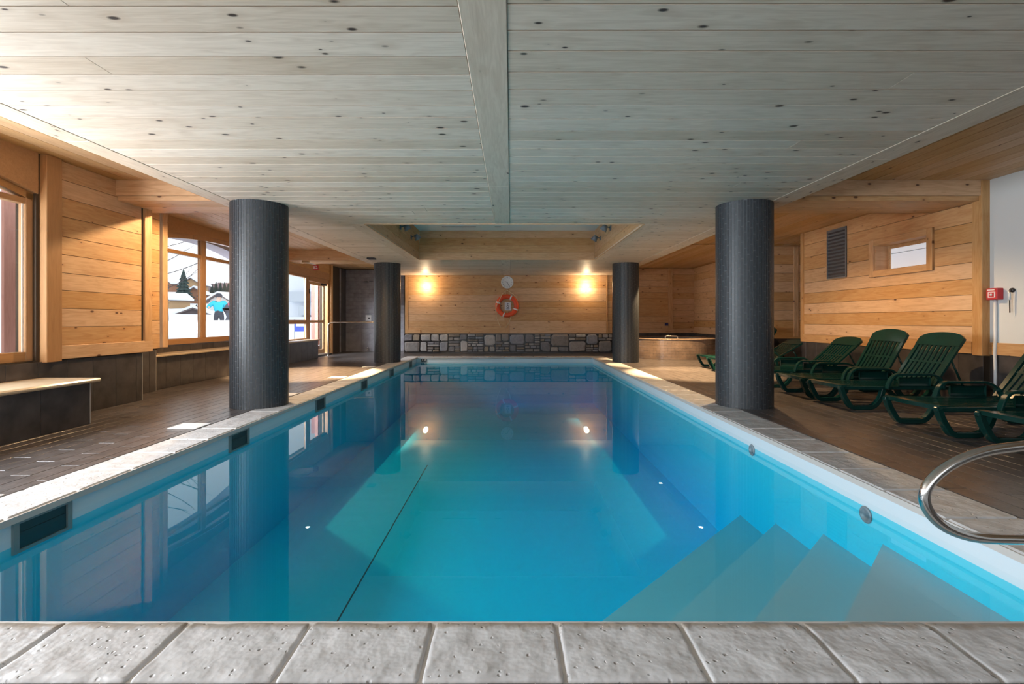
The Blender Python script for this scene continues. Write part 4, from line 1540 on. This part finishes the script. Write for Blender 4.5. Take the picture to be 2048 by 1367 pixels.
def lounger(label, foot_x, yc, ang, rz=0):
    t = thing('sun_lounger', label, 'sun lounger', (foot_x, yc, 0), math.radians(rz), 'green plastic sun loungers')
    for s in (-1, 1):
        link('side_rail', LM['rail'], t, (0, s * (HW - .02), 0))
        link('leg', LM['leg_f'], t, (0, s * (HW - .02), 0))
        link('leg', LM['leg_r'], t, (0, s * (HW - .02), 0))
        link('armrest', LM['arm'], t, (0, s * (HW + .02), 0))
        link('arm_panel', LM['panel'], t, (0, s * (HW + .005), 0), (0, 0, 0))
    link('foot_rail', LM['foot'], t)
    for i in range(8):
        link('slat', LM['slat'], t, (.08, -.29 + i * .58 / 7, .303))
    a = math.radians(ang)
    b = link('backrest', LM['back'], t, (1.30, 0, .31), (0, -a, 0))
    for i in range(8):
        link('slat', LM['bslat'], b, (.04, -.26 + i * .52 / 7, .004))
    # prop struts from the back's middle down to the rails
    ux, uz = 1.30 + .48 * math.cos(a), .31 + .48 * math.sin(a)
    for s in (-1, 1):
        tube('prop', [(ux, s * .27, uz - .01), (min(ux + .16, 1.85), s * .29, .30)], .014, GP, t, 8)
    link('cross_bar', box_mesh(.04, 2 * HW - .06, .03, GP), t, (1.84, 0, .29))
    return t


lounger('nearest green sun lounger, only its foot end in view', 4.52, 4.36, 50)
lounger('second green sun lounger from the viewer, its backrest cut by the frame', 4.33, 5.28, 53)
lounger('third green sun lounger from the viewer, backrest raised before the corner post', 4.40, 6.84, 57)
lounger('fourth green sun lounger from the viewer, backrest raised steepest', 4.42, 7.74, 61)
lounger('fifth green sun lounger from the viewer, backrest lowered to a shallow slope', 4.40, 8.95, 42)
lounger('low-backed green sun lounger just past the end of the timber wall', 4.70, 11.30, 30)
lounger('farthest green sun lounger, raised backrest beside the near right column', 4.80, 12.16, 58)

# ------------------------------------------------------------------ outdoors
def hgt(x, y):
    r = math.hypot(x, y)
    a = math.degrees(math.atan2(-x, y))
    far = [(40, .9), (80, 1.6), (142, 3.8), (178, 6.2), (237, 11.5), (310, 16.5), (420, 21)]
    tab = [(0, .3), (9, .3), (13, .45), (16.5, .85), (19, 1.22), (20.2, 1.2), (22.5, .5), (30, .6)] + far
    tab2 = [(0, .3), (9, .25), (20, .3), (30, .5)] + far

    def ip(T):
        for (a0, b0), (a1, b1) in zip(T, T[1:]):
            if r <= a1:
                u = (r - a0) / (a1 - a0)
                u = u * u * (3 - 2 * u) if r < 30 else u
                return b0 + (b1 - b0) * u
        return T[-1][1]
    w = max(0, min(1, (a - 25.5) / 2.5))
    z = ip(tab) * w + ip(tab2) * (1 - w)
    z += noise.noise(Vector((x * .15, y * .15, 3))) * .10 * min(1, max(0, (r - 8) / 10))
    if r > 50:
        z += noise.noise(Vector((x * .03, y * .03, 8))) * 1.2
    return z


def terrain():
    xs = [-6.78, -7.4, -8.2]
    while xs[-1] > -260:
        xs.append(xs[-1] - .55 - .055 * (abs(xs[-1]) - 8))
    ysv = [-30, -15, -5, 0, 4]
    while ysv[-1] < 330:
        ysv.append(ysv[-1] + .7 + .045 * max(0, ysv[-1] - 8))
    bm = bmesh.new()
    G = [[bm.verts.new((x, y, hgt(x, y))) for y in ysv] for x in xs]
    for i in range(len(xs) - 1):
        for j in range(len(ysv) - 1):
            bm.faces.new((G[i][j], G[i][j + 1], G[i + 1][j + 1], G[i + 1][j]))
    bmesh.ops.recalc_face_normals(bm, faces=bm.faces)
    o = link('snow_field', finish(bm, 'snow_field', 'snow', True))
    tag(o, 'snow-covered slope and valley outside the windows', 'snow', kind='structure')


terrain()


def pos(px, D):
    x = (px - 1022) / 967 * D
    return x, D, hgt(x, D)


def chalet(px, D, w, h, roof_h, mat, rz, label, dz=0.0):
    x, y, z = pos(px, D)
    t = thing('chalet', label, 'chalet', (x, y, z + dz), math.radians(rz), 'chalets in the snowy village')
    d = w * 1.1
    prism('walls', [(-w / 2, -1), (w / 2, -1), (w / 2, h), (0, h + roof_h), (-w / 2, h)], 'y', -d / 2, d / 2, mat, t)
    ov, th = w * .14, w * .055
    for s in (-1, 1):
        e = (s * (w / 2 + ov), h - roof_h * ov / (w / 2))
        prism('roof', [(0, h + roof_h), e, (e[0], e[1] + th), (0, h + roof_h + th)], 'y', -d / 2 - ov, d / 2 + ov, 'bark', t)
        prism('roof_snow', [(0, h + roof_h + th), (e[0], e[1] + th), (e[0], e[1] + th * 2.6), (0, h + roof_h + th * 2.6)], 'y', -d / 2 - ov, d / 2 + ov, 'snow', t)
    for fx in (-.25, .2):
        for fz in (.25, .72):
            k = box('window_opening', fx * w - w * .06, fx * w + w * .06, -d / 2 - .05, -d / 2 + .02, fz * h - h * .1, fz * h + h * .1, 'far_glass', t)
    box('balcony', -w * .42, w * .42, -d / 2 - w * .08, -d / 2, h * .5, h * .58, mat, t)
    return t


chalet(350, 128, 4.6, 2.0, 1.3, 'chalet_light', -25, 'small light timber chalet lowest in the snowy village', .1)
chalet(394, 155, 5.2, 2.6, 1.8, 'chalet_wood', 18, 'dark brown timber chalet in the middle of the village', .2)
chalet(391, 206, 7.0, 3.4, 2.4, 'chalet_light', 10, 'large pale chalet with snowy roof above the others', .8)
chalet(349, 236, 7.0, 3.2, 2.0, 'chalet_wood', -20, 'distant brown chalet partly behind the fir tree', .4)
chalet(455, 120, 5.0, 2.2, 1.4, 'render_wall', -8, 'pale rendered house behind the people on the snow', .2)
chalet(384, 75, 4.0, .5, .9, 'bark', 35, 'low snow-covered hut nearest the window', -.2)


def fir(px, D, h, label, dz=0):
    x, y, z = pos(px, D)
    t = thing('fir_tree', label, 'tree', (x, y, z + dz), group='fir trees on the slope')
    tube('trunk', [(0, 0, -.5), (0, 0, h * .9)], h * .02, 'bark', t, 6)
    bm = bmesh.new()
    for i in range(9):
        u = i / 9
        r0 = h * .26 * (1 - u) + .1
        z0, z1 = h * (.10 + .86 * u), h * (.10 + .86 * u) + h * .2
        n = 14
        top = bm.verts.new((0, 0, min(z1, h)))
        ring = []
        for k in range(n):
            a = 2 * math.pi * (k + random.random() * .5) / n
            rr = r0 * (1.1 if k % 2 else .62) * random.uniform(.85, 1.15)
            ring.append(bm.verts.new((rr * math.cos(a), rr * math.sin(a), z0 - rr * .12)))
        for k in range(n):
            bm.faces.new((top, ring[k], ring[(k + 1) % n]))
    link('foliage', finish(bm, 'foliage', 'fir'), t)


fir(367, 146, 10.5, 'dark snow-dusted fir tree beside the brown chalet', .2)
fir(368, 215, 9.0, 'taller fir tree behind the brown chalet', .6)
fir(393, 90, 1.8, 'tiny fir sapling in front of the brown chalet', .0)
for i, (px, D, h) in enumerate(((424, 236, 5), (432, 246, 6), (441, 236, 6), (449, 246, 6), (457, 236, 6), (406, 246, 5), (336, 246, 5), (363, 250, 6))):
    fir(px, D, h, ('far fir tree on the ridge, %s' % ('leftmost of the right-hand pane', 'second in the right-hand pane', 'third in the right-hand pane', 'fourth in the right-hand pane', 'last before the column', 'behind the pale chalet roof', 'above the small light chalet', 'next to the distant brown chalet')[i]), 0)
# wooded ridge
bm = bmesh.new()
prev = None
for k in range(90):
    px = 300 + k * 2.4
    D = 258
    x = (px - 1022) / 967 * D
    z = hgt(x, D)
    if px < 400:
        hh = 2.0
    else:
        hh = 4.2
    top = z + hh + random.uniform(-.7, .9)
    cur = [bm.verts.new(p) for p in ((x, D, z - 2), (x, D + 5, z - 2), (x, D + 5, top), (x, D, top))]
    if prev:
        for i in range(4):
            bm.faces.new((prev[i], prev[(i + 1) % 4], cur[(i + 1) % 4], cur[i]))
    prev = cur
bmesh.ops.recalc_face_normals(bm, faces=bm.faces)
tag(link('wooded_ridge', finish(bm, 'wooded_ridge', 'far_forest')), 'bare reddish woodland along the far ridge', 'woodland', kind='stuff')

# bare young tree just outside the window
bx_, by_, bz_ = pos(331, 11.6)
bt = thing('bare_tree', 'thin bare tree standing just outside the arched window', 'tree', (bx_, by_, bz_ - .1))
tube('trunk', [(0, 0, 0), (.02, 0, .8), (-.02, .03, 1.6), (.02, 0, 2.6), (.0, 0, 3.4)], .03, 'bark', bt, 8, radii=[.06, .05, .04, .03, .01])
rng = random.Random(4)


def twig(p, d, L, r, depth):
    q = [p]
    for k in range(3):
        d = (d + Vector((rng.uniform(-.15, .15), rng.uniform(-.15, .15), rng.uniform(-.02, .14)))).normalized()
        q.append(q[-1] + d * L / 3)
    tube('branch', q, r, 'bark', bt, 5, radii=[r, r * .8, r * .6, r * .3])
    if depth:
        for k in (1, 2):
            twig(q[k], (d + Vector((rng.uniform(-.5, .5), rng.uniform(-.3, .3), rng.uniform(-.1, .5)))).normalized(), L * .6, r * .6, depth - 1)


for z, dx, L in ((1.5, 1, 1.0), (1.85, 1, .9), (2.15, 1, .7), (1.7, -1, .8), (2.4, -1, .6), (2.5, 1, .5)):
    twig(Vector((0, 0, z)), Vector((dx, .15, .35)).normalized(), L, .010, 1)


# two people on the snow: body grown from a joint skeleton, clothing as parts
def skin_mesh(name, verts, edges, radii, mat, root=0, sub=1):
    me = bpy.data.meshes.new(name)
    me.from_pydata(verts, edges, [])
    o = bpy.data.objects.new(name, me)
    COL.objects.link(o)
    o.modifiers.new('skin', 'SKIN')
    for i, r in enumerate(radii):
        sv = me.skin_vertices[0].data[i]
        sv.radius = (r, r) if not isinstance(r, tuple) else r
        sv.use_root = (i == root)
    sb = o.modifiers.new('sub', 'SUBSURF')
    sb.levels = sb.render_levels = sub
    dg = bpy.context.evaluated_depsgraph_get()
    m2 = bpy.data.meshes.new_from_object(o.evaluated_get(dg))
    bpy.data.objects.remove(o)
    bpy.data.meshes.remove(me)
    m2.materials.clear()
    m2.materials.append(MATS[mat])
    m2.name = name
    m2.polygons.foreach_set('use_smooth', [True] * len(m2.polygons))
    return m2


def person(px, D, rz, J, label, jacket, dz=0):
    x, y, z = pos(px, D)
    t = thing('person', label, 'person', (x, y, z + dz), math.radians(rz))
    names = list(J)
    E = [('pelvis', 'chest'), ('chest', 'neck'), ('neck', 'head'), ('head', 'crown'), ('chest', 'sh_l'), ('sh_l', 'el_l'), ('el_l', 'ha_l'), ('chest', 'sh_r'), ('sh_r', 'el_r'), ('el_r', 'ha_r'),
         ('pelvis', 'hip_l'), ('hip_l', 'kn_l'), ('kn_l', 'an_l'), ('an_l', 'toe_l'), ('pelvis', 'hip_r'), ('hip_r', 'kn_r'), ('kn_r', 'an_r'), ('an_r', 'toe_r')]
    R = dict(pelvis=.14, chest=.15, neck=.055, head=.10, crown=.085, sh_l=.075, el_l=.05, ha_l=.04, sh_r=.075, el_r=.05, ha_r=.04, hip_l=.10, kn_l=.07, an_l=.05, toe_l=.045, hip_r=.10, kn_r=.07, an_r=.05, toe_r=.045)
    me = skin_mesh('body', [J[n] for n in names], [(names.index(a), names.index(b)) for a, b in E], [R[n] for n in names], 'dark_cloth', names.index('pelvis'), 2)
    me.materials.append(MATS['skin'])
    hz = Vector(J['head'])
    for p in me.polygons:
        if (p.center - hz).length < .17 or (p.center - Vector(J['ha_l'])).length < .06 or (p.center - Vector(J['ha_r'])).length < .06:
            p.material_index = 1
    link('body', me, t)
    up = ['pelvis', 'chest', 'collar', 'sh_l', 'el_l', 'wr_l', 'sh_r', 'el_r', 'wr_r']
    K = dict(J)
    K['collar'] = tuple(Vector(J['chest']).lerp(Vector(J['neck']), .75))
    K['wr_l'] = tuple(Vector(J['el_l']).lerp(Vector(J['ha_l']), .8))
    K['wr_r'] = tuple(Vector(J['el_r']).lerp(Vector(J['ha_r']), .8))
    E2 = [('pelvis', 'chest'), ('chest', 'collar'), ('chest', 'sh_l'), ('sh_l', 'el_l'), ('el_l', 'wr_l'), ('chest', 'sh_r'), ('sh_r', 'el_r'), ('el_r', 'wr_r')]
    R2 = dict(pelvis=.18, chest=.19, collar=.09, sh_l=.10, el_l=.075, wr_l=.06, sh_r=.10, el_r=.075, wr_r=.06)
    link('jacket', skin_mesh('jacket', [K[n] for n in up], [(up.index(a), up.index(b)) for a, b in E2], [R2[n] for n in up], jacket, 0, 2), t)
    cr, hd = Vector(J['crown']), Vector(J['head'])
    hat = link('hat', lathe_mesh([(.125, -.03), (.13, .03), (.10, .10), (.05, .13), (0, .135)], 'dark_cloth', 14), t, hd + (cr - hd) * .45)
    hat.rotation_euler = (cr - hd).to_track_quat('Z', 'Y').to_euler()
    nose = link('nose', lathe_mesh([(.02, 0), (.012, .03), (0, .035)], 'skin', 8), t, hd + Vector((0, -.10, -.0)), (math.pi / 2, 0, 0))
    return t


stand = dict(pelvis=(0, 0, .92), chest=(0, -.02, 1.28), neck=(0, -.02, 1.47), head=(0, -.04, 1.58), crown=(0, -.03, 1.69), sh_l=(-.20, -.02, 1.38), el_l=(-.36, -.12, 1.20), ha_l=(-.30, -.34, 1.18), sh_r=(.20, -.02, 1.38), el_r=(.30, -.14, 1.16), ha_r=(.16, -.32, 1.12),
             hip_l=(-.10, 0, .86), kn_l=(-.12, -.03, .48), an_l=(-.12, .02, .08), toe_l=(-.13, -.16, .03), hip_r=(.10, 0, .86), kn_r=(.12, -.03, .48), an_r=(.12, .02, .08), toe_r=(.13, -.16, .03))
bend = dict(pelvis=(0, 0, .78), chest=(-.30, -.05, .98), neck=(-.46, -.06, 1.02), head=(-.57, -.07, 1.02), crown=(-.67, -.07, .98), sh_l=(-.34, -.24, .92), el_l=(-.40, -.28, .64), ha_l=(-.42, -.30, .40), sh_r=(-.34, .14, .92), el_r=(-.40, .16, .64), ha_r=(-.42, .14, .40),
            hip_l=(.02, -.11, .72), kn_l=(-.10, -.13, .42), an_l=(.06, -.12, .08), toe_l=(-.12, -.13, .03), hip_r=(.02, .11, .72), kn_r=(-.08, .13, .42), an_r=(.08, .12, .08), toe_r=(-.10, .13, .03))
person(438, 19.6, 25, stand, 'person in a cyan jacket and dark cap standing on the snow', 'cyan_jacket', .02)
person(455, 18.3, 195, bend, 'person in a pink jacket bending over beside the standing one', 'pink_jacket', .0)

# facade pieces seen through the glass
rc = thing('cladding_panel', 'red vertical timber cladding outside the near arched window', 'cladding', (-8.5, 8.08, 0))
for i, (a, b) in enumerate(rows(0, .40, .22, .05)):
    link('board', box_mesh(4.4, b - a - .004, .05, 'red_cladding', .004), rc, (0, (a + b) / 2, 2.2), ROT['post_px'])
sl = thing('slate_wall', 'blue-grey slate-clad wall at the edge of the near window', 'wall', (-9.4, 7.55, 0))
box('wall_core', -.2, -.02, -1.2, 1.2, 0, 3.6, 'slate_cladding', sl)
for p, q in rows(0, 3.6, .3, 0):
    box('slate', -.02, .0, -1.2, 1.2, p + .006, q - .006, 'slate_cladding', sl)
ex = arch_header('facade_arch', -7.35, -6.95, 8.3, 13.4, 2.55, .42, 3.6, 'lilac_render')
tag(ex, 'lilac-grey rendered arch of the facade outside the far window', 'facade', kind='structure')
rw = thing('timber_screen', 'red timber porch panel outside the glazed door', 'cladding', (-7.45, 18.0, 0))
for a, b in rows(.02, .65, .22, .05):
    link('board', box_mesh(2.7, b - a - .004, .05, 'porch_timber', .004), rw, (a / 2 + b / 2, 0, 1.35), ROT['post_my'])
rp = tag(box('porch_post', -6.98, -6.86, 17.2, 17.32, 0, 2.7, 'red_cladding', None, .01), 'slim red timber post outside the door frame', 'post')
bn = thing('banner', 'blue banner with pale lettering in the snow outside the side window', 'banner', (*pos(604, 20)[:2], .45))
box('cloth', -.32, .28, -.01, .01, .28, .72, 'banner_blue', bn)
box('lettering', -.24, .20, -.014, -.01, .50, .60, 'paper', bn)
for x in (-.32, .26):
    box('pole', x, x + .025, -.012, .02, -.3, .78, 'grey_metal', bn)
ab = thing('apartment_block', 'pale block with grey balconies outside the side window', 'building', (*pos(600, 48)[:2], 0))
box('walls', -3.5, 5, 0, 6, -1, 7.5, 'snow', ab)
box('balcony', -.8, 1.2, -.9, 0, 3.0, 4.0, 'pale_grey', ab)
box('balcony', .2, 2.6, -.9, 0, 1.7, 2.6, 'pale_grey', ab)
box('eave', -4, 5.5, -1.2, 6, 7.0, 7.7, 'pale_grey', ab)
